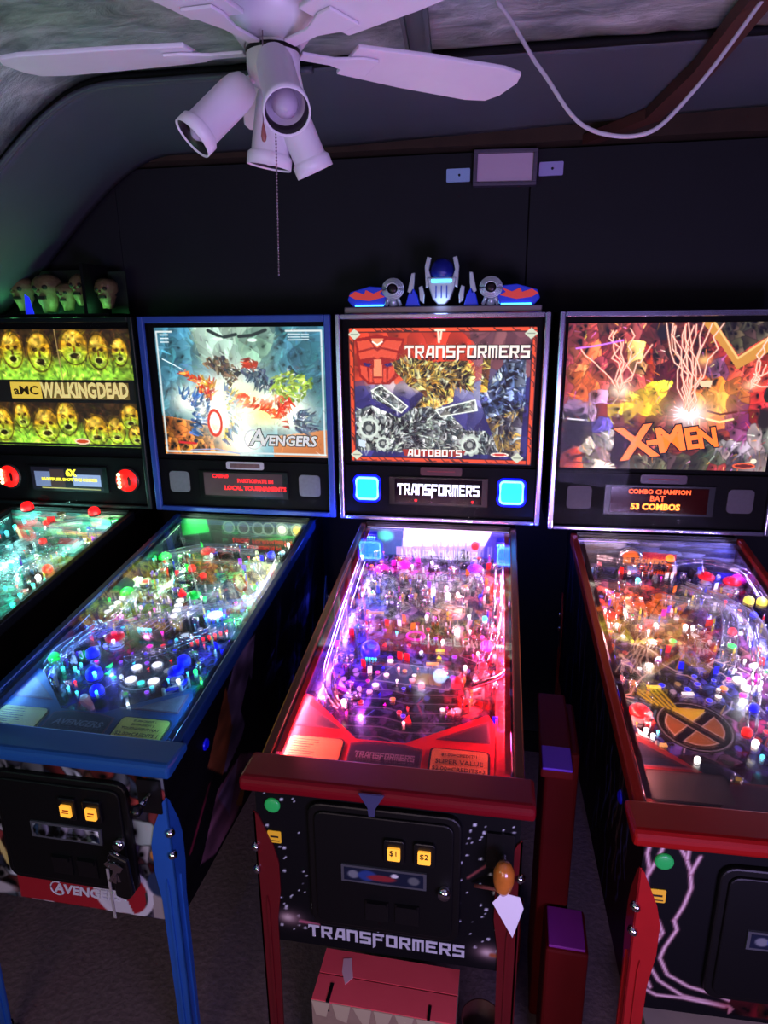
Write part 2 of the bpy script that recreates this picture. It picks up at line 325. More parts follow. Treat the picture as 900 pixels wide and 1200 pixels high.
# measured layout of the playfields (metres, machine frame): kind, x, y, height, size, colour
ITEMS = {
 1: [
  ['led',-0.25,1.123,0.03,0.014,'c'],['led',-0.229,1.155,0.043,0.013,'t'],['led',-0.181,1.155,0.07,0.013,'c'],['led',-0.142,1.155,0.09,0.012,'c'],
  ['dome',-0.156,1.155,0.122,0.024,'r'],['dome',0.139,1.155,0.116,0.022,'r'],['dome',-0.081,1.155,0.064,0.014,'r'],
  ['led',-0.073,1.132,0.06,0.008,'w'],['house',0.074,1.069,0,0.06,'t'],['plastic',0.117,1.152,0.06,0.04,'b'],['plastic',0.197,1.051,0.06,0.026,'p'],
  ['dome',-0.034,1.06,0.03,0.015,'r'],['dome',0.123,0.866,0.02,0.018,'r'],['plastic',0.113,0.776,0.03,0.02,'y'],['led',0.141,0.792,0.03,0.016,'w'],
  ['led',0.141,0.762,0.02,0.01,'t'],['plastic',0.147,0.709,0.03,0.03,'pk'],['plastic',0.064,0.879,0.03,0.03,'lb'],
  ['bumper',-0.115,1.047,0,0.028,'gr'],['led',-0.042,0.886,0.02,0.012,'t'],['led',0.165,0.63,0.02,0.014,'t'],['led',0.142,0.693,0.02,0.01,'t'],
  ['led',0.058,0.729,0.02,0.01,'t'],['mech',-0.124,1.084,0,0.024,'gr'],['target',0.167,1.007,0,0.02,'r'],['target',-0.057,1.155,0.072,0.03,'r'],
  ['plastic',0.236,1.155,0.1,0.05,'g'],['plastic',-0.005,1.155,0.11,0.05,'cr'],['led',-0.143,1.018,0.03,0.01,'c'],['target',0.129,1.144,0.0,0.02,'m'],],
 2: [
  ['disc',-0.25,0.635,0.02,0.011,'w'],['disc',-0.25,0.663,0.02,0.011,'w'],['disc',-0.25,0.691,0.02,0.011,'w'],['disc',-0.246,0.72,0.02,0.011,'w'],
  ['disc',-0.044,0.729,0.02,0.013,'w'],['disc',-0.035,0.698,0.02,0.013,'w'],['disc',-0.026,0.668,0.02,0.013,'w'],['disc',-0.02,0.638,0.02,0.012,'w'],
  ['ledbar',0.134,0.553,0.012,0.11,'r'],['leds4',-0.075,0.554,0.02,0.045,'c'],['halo',0.099,0.675,0.01,0.03,'w'],['bumper',-0.132,0.492,0,0.028,'r'],
  ['led',-0.109,0.446,0.045,0.008,'w'],['led',-0.236,0.644,0.03,0.004,'c'],['dome',-0.135,0.383,0.04,0.018,'b'],['dome',-0.083,0.308,0.03,0.022,'b'],
  ['led',-0.061,0.279,0.06,0.009,'c'],['dome',-0.046,0.259,0.02,0.018,'b'],['led',-0.03,0.234,0.04,0.007,'c'],['dome',0.139,0.384,0.04,0.018,'b'],
  ['bumper',0.127,0.361,0,0.022,'b'],['led',0.161,0.305,0.04,0.009,'w'],['led',0.123,0.321,0.03,0.005,'c'],['led',0.162,0.356,0.03,0.005,'c'],
  ['dome',-0.25,0.364,0.03,0.016,'g'],['led',-0.25,0.355,0.01,0.007,'t'],['led',-0.25,0.363,0.01,0.006,'g'],['led',-0.25,0.38,0.01,0.006,'t'],
  ['led',-0.213,0.354,0.01,0.009,'t'],['led',-0.179,0.359,0.01,0.009,'c'],['led',-0.174,0.379,0.01,0.007,'c'],['led',-0.16,0.346,0.01,0.006,'c'],
  ['arrow',-0.097,0.399,0.001,0.018,'g'],['arrow',-0.084,0.369,0.001,0.016,'g'],['led',0.174,0.376,0.02,0.01,'g'],
  ['arrow',0.23,0.341,0.001,0.022,'g'],['arrow',0.233,0.367,0.001,0.02,'t'],['led',0.202,0.35,0.01,0.006,'g'],['insert',-0.017,0.402,0.001,0.014,'w'],
  ['insert',0.035,0.421,0.001,0.014,'w'],['insert',-0.005,0.349,0.001,0.015,'w'],['insert',0.062,0.351,0.001,0.015,'w'],
  ['insert',0.031,0.339,0.001,0.01,'t'],['insert',0.078,0.399,0.001,0.009,'gr'],['plastic',0.038,0.25,0.03,0.035,'gr'],
  ['plastic',-0.192,0.692,0.03,0.045,'b'],['plastic',-0.197,0.653,0.025,0.035,'t'],['plastic',-0.197,0.611,0.02,0.045,'m'],
  ['plastic',-0.218,0.559,0.02,0.035,'b'],['plastic',-0.14,0.275,0.03,0.026,'pk'],['plastic',-0.181,0.269,0.03,0.02,'n'],
  ['flipper',-0.058,0.223,0.02,0.05,'pk'],['led',-0.124,0.252,0.03,0.007,'c'],['led',-0.091,0.239,0.03,0.006,'c'],['led',-0.121,0.277,0.03,0.006,'r'],
  ['plastic',-0.192,0.779,0.05,0.06,'cr'],['plastic',-0.25,0.79,0.05,0.05,'cr'],['bumper',-0.094,1.063,0.0,0.028,'r'],
  ['led',-0.039,0.972,0.06,0.009,'w'],['dome',-0.08,0.897,0.04,0.014,'r'],['dome',-0.029,0.873,0.03,0.012,'r'],['dome',0.216,0.914,0.03,0.016,'r'],
  ['led',0.229,0.879,0.055,0.007,'w'],['bumper',-0.25,1.002,0,0.026,'g'],['led',-0.25,0.953,0.05,0.007,'g'],['led',-0.245,0.935,0.05,0.006,'t'],
  ['bumper',-0.25,0.743,0,0.024,'g'],['led',-0.25,0.654,0.05,0.007,'g'],['cone',-0.054,0.766,0.02,0.014,'r'],['bumper',-0.002,0.748,0,0.024,'g'],
  ['led',0.041,0.732,0.03,0.009,'g'],['led',0.025,0.741,0.03,0.006,'w'],['led',0.214,0.737,0.03,0.009,'g'],['led',0.23,0.693,0.03,0.009,'g'],
  ['led',0.24,0.644,0.03,0.009,'g'],['led',0.188,0.621,0.02,0.007,'g'],['led',0.229,0.792,0.04,0.01,'w'],['dome',0.171,1.01,0.05,0.014,'b'],
  ['led',0.212,1.084,0.06,0.01,'w'],['dome',0.222,0.978,0.03,0.012,'y'],['hoop',-0.08,0.861,0.03,0.045,'k'],['mech',0.03,0.853,0,0.03,'lb'],
  ['mech',0.037,0.99,0,0.03,'g'],['mech',0.133,0.866,0,0.026,'o'],['mech',-0.25,0.968,0,0.022,'ro'],['mech',0.139,0.976,0,0.02,'go'],
  ['plastic',-0.176,0.866,0.05,0.04,'n'],['plastic',0.115,1.004,0.04,0.035,'cr'],['plastic',-0.079,0.765,0.04,0.03,'p'],
  ['led',-0.103,0.668,0.02,0.006,'m'],['led',-0.104,0.643,0.02,0.006,'pk'],['led',-0.02,0.559,0.01,0.006,'m'],['led',0.22,0.545,0.01,0.006,'w'],
  ['led',-0.06,0.63,0.01,0.007,'b'],['target',-0.25,0.53,0,0.016,'ro'],['target',-0.222,0.507,0,0.016,'r'],['target',-0.25,0.544,0,0.014,'ro'],
  ['target',0.209,0.482,0,0.014,'b'],['target',0.217,0.525,0,0.014,'p'],['plastic',0.008,0.446,0.02,0.045,'dk'],['plastic',0.06,0.539,0.02,0.05,'k'],
  ['sling',-0.225,0.325,0,0.07,'b'],['sling',0.15,0.314,0,0.07,'b'],],
 3: [
  ['spot',-0.25,1.15,0.075,0.022,'b'],['spot',0.243,1.13,0.075,0.022,'b'],['dome',-0.123,0.514,0.03,0.026,'b'],['leds4',-0.113,0.472,0.04,0.03,'c'],
  ['dome',0.195,0.549,0.045,0.017,'m'],['leds4',0.236,0.555,0.05,0.028,'c'],['dome',0.125,0.402,0.03,0.016,'r'],['dome',0.188,0.467,0.04,0.012,'r'],
  ['bumper',-0.099,1.038,0.0,0.026,'m'],['bumper',-0.172,1.005,0.0,0.024,'m'],['bumper',0.145,1.04,0.0,0.026,'p'],
  ['arrow',-0.172,0.705,0.001,0.014,'r'],['arrow',-0.097,0.604,0.001,0.014,'r'],['arrow',0.011,0.296,0.001,0.02,'r'],
  ['arrow',-0.088,0.873,0.001,0.014,'m'],['arrow',0.065,0.561,0.001,0.014,'y'],['led',0.013,0.711,0.03,0.009,'w'],['led',0.14,0.73,0.03,0.009,'w'],
  ['led',0.072,0.587,0.03,0.009,'w'],['led',-0.039,0.48,0.01,0.006,'pk'],['led',-0.036,0.428,0.01,0.005,'w'],['led',0.006,0.331,0.005,0.005,'r'],
  ['led',0.003,0.274,0.005,0.007,'pk'],['led',-0.15,0.297,0.03,0.012,'w'],['led',-0.139,0.274,0.02,0.006,'m'],['led',0.141,0.476,0.03,0.009,'w'],
  ['led',0.172,0.546,0.03,0.006,'w'],['led',-0.25,0.919,0.06,0.006,'r'],['led',-0.191,0.947,0.06,0.005,'r'],['led',0.193,0.851,0.06,0.006,'w'],
  ['led',0.146,0.652,0.03,0.006,'w'],['led',-0.067,0.635,0.02,0.006,'c'],['led',0.07,0.802,0.05,0.016,'w'],['led',0.061,0.855,0.05,0.01,'pk'],
  ['led',0.187,0.7,0.04,0.014,'t'],['led',-0.129,0.961,0.05,0.006,'m'],['led',-0.066,0.993,0.05,0.007,'w'],['led',-0.209,0.422,0.02,0.006,'m'],
  ['led',-0.25,1.025,0.06,0.008,'w'],['target',-0.138,0.49,0.0,0.012,'r'],['target',-0.116,0.462,0,0.012,'w'],['target',-0.023,0.532,0,0.016,'r'],
  ['target',-0.043,0.537,0,0.014,'r'],['target',-0.229,0.569,0,0.014,'m'],['target',-0.204,0.638,0,0.014,'r'],['target',0.19,1.095,0.0,0.016,'r'],
  ['target',0.215,0.965,0.0,0.016,'r'],['target',-0.142,1.085,0.0,0.02,'m'],['target',-0.06,1.12,0.0,0.02,'m'],['bar',0.053,0.484,0.03,0.035,'go'],
  ['bar',0.068,0.549,0.03,0.024,'y'],['bar',-0.139,0.688,0.05,0.05,'go'],['plastic',0.086,0.451,0.03,0.02,'o'],
  ['plastic',-0.191,0.736,0.03,0.022,'dk'],['plastic',0.134,0.607,0.03,0.03,'pk'],['plastic',-0.118,1.045,0.05,0.04,'ro'],
  ['plastic',0.154,1.073,0.05,0.04,'n'],['plastic',0.104,0.824,0.04,0.035,'br'],['plastic',-0.183,0.467,0.03,0.03,'lb'],
  ['plastic',0.146,0.341,0.03,0.03,'ro'],['plastic',0.115,0.303,0.025,0.03,'ro'],['plastic',-0.152,0.378,0.03,0.026,'p'],
  ['mech',-0.0,1.074,0.0,0.034,'lb'],['mech',-0.055,0.879,0.0,0.032,'go'],['mech',0.106,1.155,0.008,0.03,'gr'],['mech',-0.238,0.815,0,0.026,'go'],
  ['mech',-0.022,0.939,0,0.026,'gr'],['mech',0.079,0.703,0,0.02,'go'],['mech',-0.13,0.87,0,0.028,'lb'],['ring',-0.01,0.628,0.02,0.026,'m'],
  ['sling',0.169,0.408,0,0.07,'r'],['sling',-0.166,0.376,0,0.07,'p'],],
 4: [
  ['arch',-0.087,1.155,0.01,0.035,'gr'],['led',-0.094,0.993,0.05,0.012,'c'],['mech',0.054,1.156,0,0.036,'ro'],['mech',-0.015,1.085,0,0.024,'gr'],
  ['mech',0.081,1.088,0,0.022,'gr'],['mech',-0.017,0.849,0,0.03,'o'],['dome',0.011,1.043,0.1,0.014,'o'],['bumper',0.14,1.082,0,0.026,'r'],
  ['bumper',0.211,1.055,0,0.028,'r'],['bumper',0.25,1.075,0,0.024,'m'],['dome',0.123,0.767,0.02,0.012,'r'],['dome',0.208,0.9,0.045,0.015,'y'],
  ['dome',0.25,0.895,0.045,0.015,'y'],['dome',0.199,0.831,0.04,0.01,'b'],['dome',-0.25,0.586,0.03,0.014,'b'],['dome',-0.25,0.433,0.03,0.012,'b'],
  ['dome',0.065,0.432,0.02,0.012,'b'],['led',0.114,1.068,0.06,0.01,'b'],['led',0.151,0.921,0.03,0.007,'r'],['plastic',-0.207,0.774,0.05,0.055,'ro'],
  ['plastic',-0.127,0.854,0.055,0.05,'ro'],['plastic',-0.046,0.887,0.055,0.06,'o'],['plastic',-0.171,0.9,0.05,0.035,'ro'],
  ['plastic',-0.119,0.684,0.03,0.045,'go'],['plastic',-0.001,0.709,0.04,0.05,'br'],['plastic',-0.25,0.705,0.04,0.04,'pk'],
  ['plastic',-0.249,0.506,0.03,0.035,'pk'],['plastic',0.086,0.909,0.05,0.05,'dk'],['insert',-0.051,0.711,0.02,0.009,'g'],
  ['insert',0.102,0.702,0.02,0.012,'g'],['led',-0.006,0.764,0.03,0.012,'w'],['led',0.015,0.766,0.03,0.009,'w'],['bar',-0.065,0.5,0.004,0.03,'w'],
  ['bar',-0.144,0.516,0.006,0.035,'y'],['insert',0.08,0.573,0.003,0.015,'w'],['insert',0.09,0.539,0.003,0.015,'w'],
  ['led',-0.107,0.263,0.005,0.012,'w'],['led',-0.204,0.328,0.02,0.01,'w'],['led',-0.192,0.312,0.02,0.009,'w'],['led',-0.177,0.328,0.02,0.006,'c'],
  ['led',-0.208,0.383,0.02,0.007,'o'],['led',-0.22,0.352,0.02,0.005,'o'],['bar',-0.185,0.298,0.01,0.045,'go'],['led',-0.113,0.735,0.03,0.006,'w'],
  ['led',-0.2,0.741,0.04,0.008,'w'],['led',-0.224,0.8,0.05,0.006,'w'],['led',-0.243,0.468,0.03,0.006,'w'],['led',0.122,0.596,0.03,0.01,'w'],
  ['led',0.112,0.632,0.02,0.006,'w'],['bumper',-0.208,0.385,0,0.024,'r'],['dome',0.021,0.345,0.02,0.012,'r'],['led',0.027,0.31,0.02,0.014,'w'],
  ['led',0.028,0.271,0.02,0.008,'c'],['target',-0.25,0.416,0,0.014,'r'],['target',0.078,0.827,0,0.02,'ro'],['target',-0.095,0.809,0,0.02,'r'],
  ['target',0.124,0.571,0,0.014,'m'],['target',0.161,0.648,0,0.014,'r'],['plastic',-0.053,0.187,0.03,0.035,'k'],['plastic',0.108,0.786,0.04,0.03,'n'],
  ['led',-0.172,0.662,0.04,0.005,'y'],['mech',0.121,0.926,0,0.03,'dk'],['mech',-0.193,0.776,0,0.022,'ro'],['mech',-0.25,0.564,0,0.018,'gr'],
  ['bar',0.148,0.751,0.05,0.04,'gr'],['mech',-0.091,0.871,0,0.022,'pk'],['plastic',-0.157,0.761,0.06,0.03,'pk'],
  ['plastic',-0.141,0.701,0.06,0.03,'ro'],['plastic',0.088,0.633,0.03,0.028,'br'],['sling',-0.241,0.312,0,0.07,'n'],],
}
BLOBS = {
 1: [
  [0.043,0.957,0.489,0.6,[110,130,140]],[-0.326,1.41,0.158,0.079,[190,110,110]],[-0.275,1.231,0.112,0.088,[50,190,190]],
  [0.017,1.397,0.153,0.077,[110,200,160]],[-0.117,1.206,0.146,0.085,[190,110,130]],[0.074,1.069,0.086,0.102,[90,180,160]],
  [0.058,1.267,0.051,0.082,[80,90,220]],[0.106,0.713,0.09,0.116,[50,180,150]],[0.088,0.895,0.064,0.062,[200,80,80]],
  [0.119,1.362,0.053,0.087,[70,220,90]],[-0.023,0.95,0.099,0.056,[100,130,150]],[0.154,0.61,0.057,0.069,[60,190,170]],
  [0.11,0.772,0.061,0.04,[190,150,110]],],
 2: [
  [-0.06,0.579,0.5,0.6,[30,35,70]],[-0.386,1.258,0.213,0.176,[30,110,60]],[0.017,1.262,0.239,0.089,[40,70,60]],[-0.304,1.004,0.097,0.095,[60,130,50]],
  [-0.094,1.063,0.081,0.073,[160,40,30]],[0.042,0.978,0.093,0.081,[50,190,90]],[0.18,0.994,0.092,0.114,[200,180,120]],
  [0.133,0.866,0.073,0.082,[230,170,60]],[0.03,0.853,0.074,0.061,[130,170,220]],[-0.101,0.898,0.076,0.064,[80,80,90]],
  [-0.253,0.849,0.121,0.05,[200,190,130]],[-0.222,0.737,0.086,0.03,[30,30,190]],[-0.224,0.647,0.069,0.025,[200,30,90]],
  [-0.239,0.59,0.068,0.027,[30,40,190]],[-0.006,0.764,0.071,0.045,[50,110,60]],[-0.079,0.728,0.057,0.059,[120,100,140]],
  [0.046,0.593,0.131,0.081,[12,18,40]],[0.008,0.476,0.1,0.058,[40,40,50]],[-0.124,0.493,0.064,0.045,[190,20,70]],
  [-0.246,0.509,0.079,0.061,[110,50,80]],[-0.306,0.393,0.062,0.041,[40,130,90]],[-0.194,0.368,0.061,0.032,[20,110,130]],
  [-0.111,0.34,0.052,0.072,[15,15,220]],[0.01,0.376,0.083,0.058,[60,70,80]],[0.129,0.392,0.052,0.053,[20,25,190]],
  [0.216,0.366,0.042,0.051,[30,150,90]],[0.171,0.498,0.062,0.073,[60,50,160]],[0.193,0.71,0.049,0.071,[90,170,90]],
  [0.177,0.61,0.065,0.039,[70,70,110]],[0.24,0.822,0.028,0.161,[180,180,170]],],
 3: [
  [-0.005,0.885,0.5,0.6,[70,50,110]],[-0.044,1.262,0.288,0.085,[200,180,240]],[-0.258,1.168,0.079,0.128,[90,110,200]],
  [-0.117,1.081,0.106,0.065,[200,30,150]],[0.107,1.138,0.121,0.087,[120,110,150]],[-0.06,0.878,0.125,0.1,[120,110,90]],
  [-0.172,0.866,0.056,0.099,[60,90,170]],[0.109,0.844,0.094,0.095,[190,130,110]],[0.074,0.949,0.042,0.05,[250,220,200]],
  [0.216,0.909,0.049,0.164,[150,60,60]],[-0.038,0.703,0.154,0.041,[170,140,90]],[-0.284,0.853,0.051,0.252,[110,60,190]],
  [-0.146,0.579,0.061,0.076,[30,40,160]],[-0.139,0.422,0.068,0.079,[90,40,190]],[0.015,0.478,0.114,0.054,[60,80,110]],
  [0.005,0.371,0.13,0.039,[45,50,75]],[0.005,0.29,0.104,0.031,[50,45,60]],[0.175,0.498,0.068,0.055,[200,40,50]],[0.178,0.392,0.075,0.044,[220,40,40]],
  [0.254,0.508,0.032,0.172,[220,30,40]],[0.157,0.658,0.074,0.064,[150,50,110]],[0.243,0.713,0.035,0.084,[50,40,160]],
  [-0.148,0.302,0.043,0.034,[170,60,190]],],
 4: [
  [-0.024,0.708,0.463,0.6,[60,55,110]],[0.133,1.449,0.375,0.085,[90,110,150]],[-0.113,1.283,0.106,0.128,[80,90,130]],
  [-0.155,0.95,0.119,0.11,[210,70,45]],[-0.011,1.018,0.094,0.074,[220,60,40]],[-0.122,0.853,0.063,0.072,[220,170,150]],
  [-0.009,0.864,0.05,0.09,[230,120,60]],[-0.097,0.742,0.067,0.058,[190,160,50]],[0.023,0.755,0.071,0.065,[160,100,80]],
  [0.124,0.902,0.101,0.073,[70,55,60]],[0.236,1.186,0.127,0.083,[50,40,190]],[0.218,1.067,0.048,0.042,[230,40,60]],
  [-0.235,0.772,0.037,0.101,[180,120,130]],[-0.243,0.567,0.04,0.097,[150,100,130]],[-0.067,0.624,0.079,0.057,[70,50,60]],
  [-0.144,0.525,0.039,0.039,[190,190,40]],[-0.18,0.454,0.046,0.029,[110,150,190]],[0.034,0.597,0.088,0.084,[50,60,150]],
  [-0.024,0.471,0.062,0.037,[130,120,180]],[-0.221,0.396,0.045,0.041,[220,40,50]],[0.013,0.398,0.049,0.034,[180,120,180]],
  [0.052,0.402,0.02,0.034,[220,60,110]],[-0.151,0.282,0.094,0.024,[160,110,90]],[-0.061,0.279,0.074,0.028,[110,90,130]],
  [0.032,0.316,0.034,0.037,[110,110,200]],[0.143,0.609,0.026,0.113,[180,60,150]],[0.116,0.722,0.046,0.062,[130,80,60]],],
}
WIRES = {
 1: [
  ['clear',[[-0.056,0.891,0.06],[-0.051,1.0,0.06],[-0.01,1.099,0.07],[0.078,1.192,0.07]],'w'],
  ['wire',[[0.075,0.977,0.06],[0.08,0.873,0.06],[0.061,0.762,0.05]],'w'],['clear',[[0.078,0.783,0.05],[0.143,0.88,0.06],[0.182,1.004,0.07]],'w'],],
 2: [
  
  ['clear',[[0.239,0.925,0.07],[0.252,0.714,0.06],[0.14,0.641,0.05],[-0.003,0.589,0.05],[-0.102,0.514,0.05],[-0.179,0.459,0.05],[-0.225,0.384,0.04],[-0.222,0.32,0.03]],'w'],
  ['wire',[[0.15,0.914,0.07],[0.256,0.769,0.06],[0.271,0.586,0.05],[0.271,0.45,0.04],[0.244,0.364,0.03],[0.232,0.297,0.02]],'c'],
  ['wire',[[-0.172,0.716,0.06],[-0.183,0.558,0.06],[-0.216,0.433,0.05],[-0.224,0.324,0.04],[-0.22,0.278,0.02]],'w'],
  ['clear',[[-0.195,0.907,0.07],[-0.061,0.968,0.08],[0.13,0.97,0.08]],'w'],['wire',[[0.138,0.579,0.03],[0.036,0.455,0.03],[-0.041,0.403,0.03]],'c'],],
 3: [
  ['wire',[[-0.238,0.991,0.07],[-0.228,0.732,0.07],[-0.221,0.539,0.06],[-0.213,0.396,0.05],[-0.189,0.325,0.035],[-0.15,0.285,0.02]],'c'],
  ['wire',[[0.226,0.958,0.08],[0.222,0.715,0.08],[0.212,0.574,0.07],[0.185,0.482,0.05],[0.176,0.419,0.03]],'m'],
  ['rail',[[0.263,0.444,0.045],[0.23,0.422,0.045],[0.19,0.396,0.045],[0.16,0.375,0.045]],'gr'],
  ['clear',[[-0.281,0.914,0.09],[-0.255,0.711,0.08],[-0.212,0.545,0.07]],'w'],],
 4: [
  ['clear',[[0.016,0.899,0.08],[0.093,0.831,0.08],[0.157,0.74,0.07],[0.14,0.593,0.06],[0.088,0.432,0.05]],'w'],
  ['wire',[[0.172,0.775,0.05],[0.139,0.647,0.05],[0.112,0.548,0.04],[0.063,0.425,0.03],[0.03,0.346,0.02]],'c'],
  ['clear',[[-0.054,0.853,0.06],[0.035,0.827,0.06],[0.111,0.788,0.06],[0.042,0.561,0.05]],'w'],
  ['wire',[[-0.2,1.129,0.07],[-0.049,1.06,0.08],[0.122,1.106,0.08],[0.232,1.039,0.08],[0.243,0.888,0.07]],'w'],],
}
# ------------------------------------------------------------------ the setting
MW = mat('wall_paint', (15, 15, 25), .8, noise=.25, nscale=9, bump=.05)
b = MB()
for x0, x1 in ((-2.3, -1.3), (-1.3, .284), (.288, 1.9)): b.box(x0+.001, x1-.001, 1.5, 1.54, 0, 2.415)
b.box(-2.3, 1.9, 1.52, 1.58, 0, 2.41)
struct(b.build('wall_back', MW))
struct(MB().box(-2.36, -2.3, -3.0, 1.6, 0, 2.6).build('wall_left', MW))
struct(MB().box(1.9, 1.96, -3.0, 1.6, 0, 2.8).build('wall_right', MW))
struct(MB().box(-2.36, 1.96, -3.06, -3.0, 0, 2.8).build('wall_front', MW))
def carpet():
    m = mat('carpet', (112, 94, 92), .95, noise=.5, nscale=60, bump=.4); return m
struct(MB().box(-2.36, 1.96, -3.06, 1.6, -.05, 0).build('floor', carpet()))
def zc(x, y):
    off = -.22*max(0., min(1., (y-.68)/.75)); t = -(x-off)-.80
    t1 = max(0., min(1., t/1.0)); s = t1*t1*(3-2*t1)
    return 2.455-.62*s-.0*y
def sheet(name, xs, ys, zoff, m, thick=.012, crinkle=0., yend=None):
    v = []; f = []; nx = len(xs); r = random.Random(5)
    for k in (0, 1):
        for j, y in enumerate(ys):
            for x in xs:
                yy = y if yend is None else ys[0]+(y-ys[0])*(yend(x)-ys[0])/(ys[-1]-ys[0])
                c = crinkle*r.uniform(-1, 1) if k == 0 else 0
                v.append((x, yy, zc(x, yy)+zoff+c+(thick+.02*(crinkle > 0) if k else 0)))
    n = nx*len(ys)
    for j in range(len(ys)-1):
        for i in range(nx-1):
            a = j*nx+i; f.append((a, a+nx, a+nx+1, a+1)); a += n; f.append((a, a+1, a+nx+1, a+nx))
    for i in range(nx-1):
        a = i; f.append((a, a+1, a+1+n, a+n)); a = n-nx+i; f.append((a+1, a, a+n, a+1+n))
    for j in range(len(ys)-1):
        a = j*nx; f.append((a+nx, a, a+n, a+nx+n)); a = j*nx+nx-1; f.append((a, a+nx, a+nx+n, a+n))
    mb = MB(); mb.add(v, f, None, True); return mb.build(name, m)
def foil():
    m = mat('ceiling_foil', (128, 138, 140), .42, metal=.35); nt = m.node_tree; bs = nt.nodes['Principled BSDF']
    tc = nt.nodes.new('ShaderNodeTexCoord'); n = nt.nodes.new('ShaderNodeTexNoise'); n.inputs['Scale'].default_value = 7; n.inputs['Detail'].default_value = 8
    n.inputs['Distortion'].default_value = .5; n.inputs['Roughness'].default_value = .65
    mp = nt.nodes.new('ShaderNodeMapping'); mp.inputs['Scale'].default_value = (1, 2.2, 1); mp.inputs['Rotation'].default_value = (0, 0, .5)
    nt.links.new(tc.outputs['Object'], mp.inputs[0]); nt.links.new(mp.outputs[0], n.inputs['Vector'])
    cr = nt.nodes.new('ShaderNodeValToRGB'); cr.color_ramp.elements[0].position = .35; cr.color_ramp.elements[1].position = .7
    cr.color_ramp.elements[0].color = L((112, 122, 124)); cr.color_ramp.elements[1].color = L((205, 212, 212))
    bp = nt.nodes.new('ShaderNodeBump'); bp.inputs['Strength'].default_value = .7; bp.inputs['Distance'].default_value = .02
    nt.links.new(n.outputs['Fac'], cr.inputs[0]); nt.links.new(cr.outputs[0], bs.inputs['Base Color'])
    nt.links.new(n.outputs['Fac'], bp.inputs['Height']); nt.links.new(bp.outputs[0], bs.inputs['Normal']); return m
xs = [-2.28+i*4.17/84 for i in range(85)]
struct(sheet('ceiling', xs, [-3+i*3.67/40 for i in range(41)], .0, foil(), crinkle=.0025))
struct(sheet('ceiling.001', xs, [.685+i*.76/16 for i in range(17)], -.012, mat('ceiling_board', (64, 68, 80), .7, noise=.15, nscale=6),
    yend=lambda x: 1.445 if x < -.4 else 1.445-.2*min(1, (x+.4)/1.3)))
# seam strip between the two sheets, following the sag
struct(MB().tube([(x, .677, zc(x, .68)-.006) for x in xs], .011, 6).build('trim_1', BLACKM()))
struct(MB().box(-2.28, 1.88, 1.44, 1.56, 2.425, 2.60).build('trim_2', mat('brown_wood', (52, 32, 22), .8, noise=.5, nscale=12, bump=.3)))
b = MB()
for dx in (-.024, .024): b.box(dx-.004, dx+.004, -1.2, .66, 2.425, 2.452)
b.box(-.024, .024, -1.2, .66, 2.442, 2.453)
o = struct(b.build('trim_3', mat('alu_channel', (105, 112, 118), .45, .5))); o.rotation_euler = (0, 0, .06); o.location = (.03, 0, 0)
struct(MB().prism([(.635, .42), (.685, .42), (.685, .82), (.645, 1.2), (.50, 1.44), (.45, 1.44), (.60, 1.18), (.635, .80)], 2.41, 2.44).build('trim_4', mat('rust_beam', (70, 30, 22), .7, noise=.4, nscale=14)))
struct(MB().box(-2.28, 1.88, 1.492, 1.502, .0, .10).build('baseboard_back', BLACKM()))
# ceiling above and behind the sheets
struct(MB().box(-2.36, 1.96, -3.06, 1.6, 2.62, 2.66).build('ceiling.002', BLACKM()))

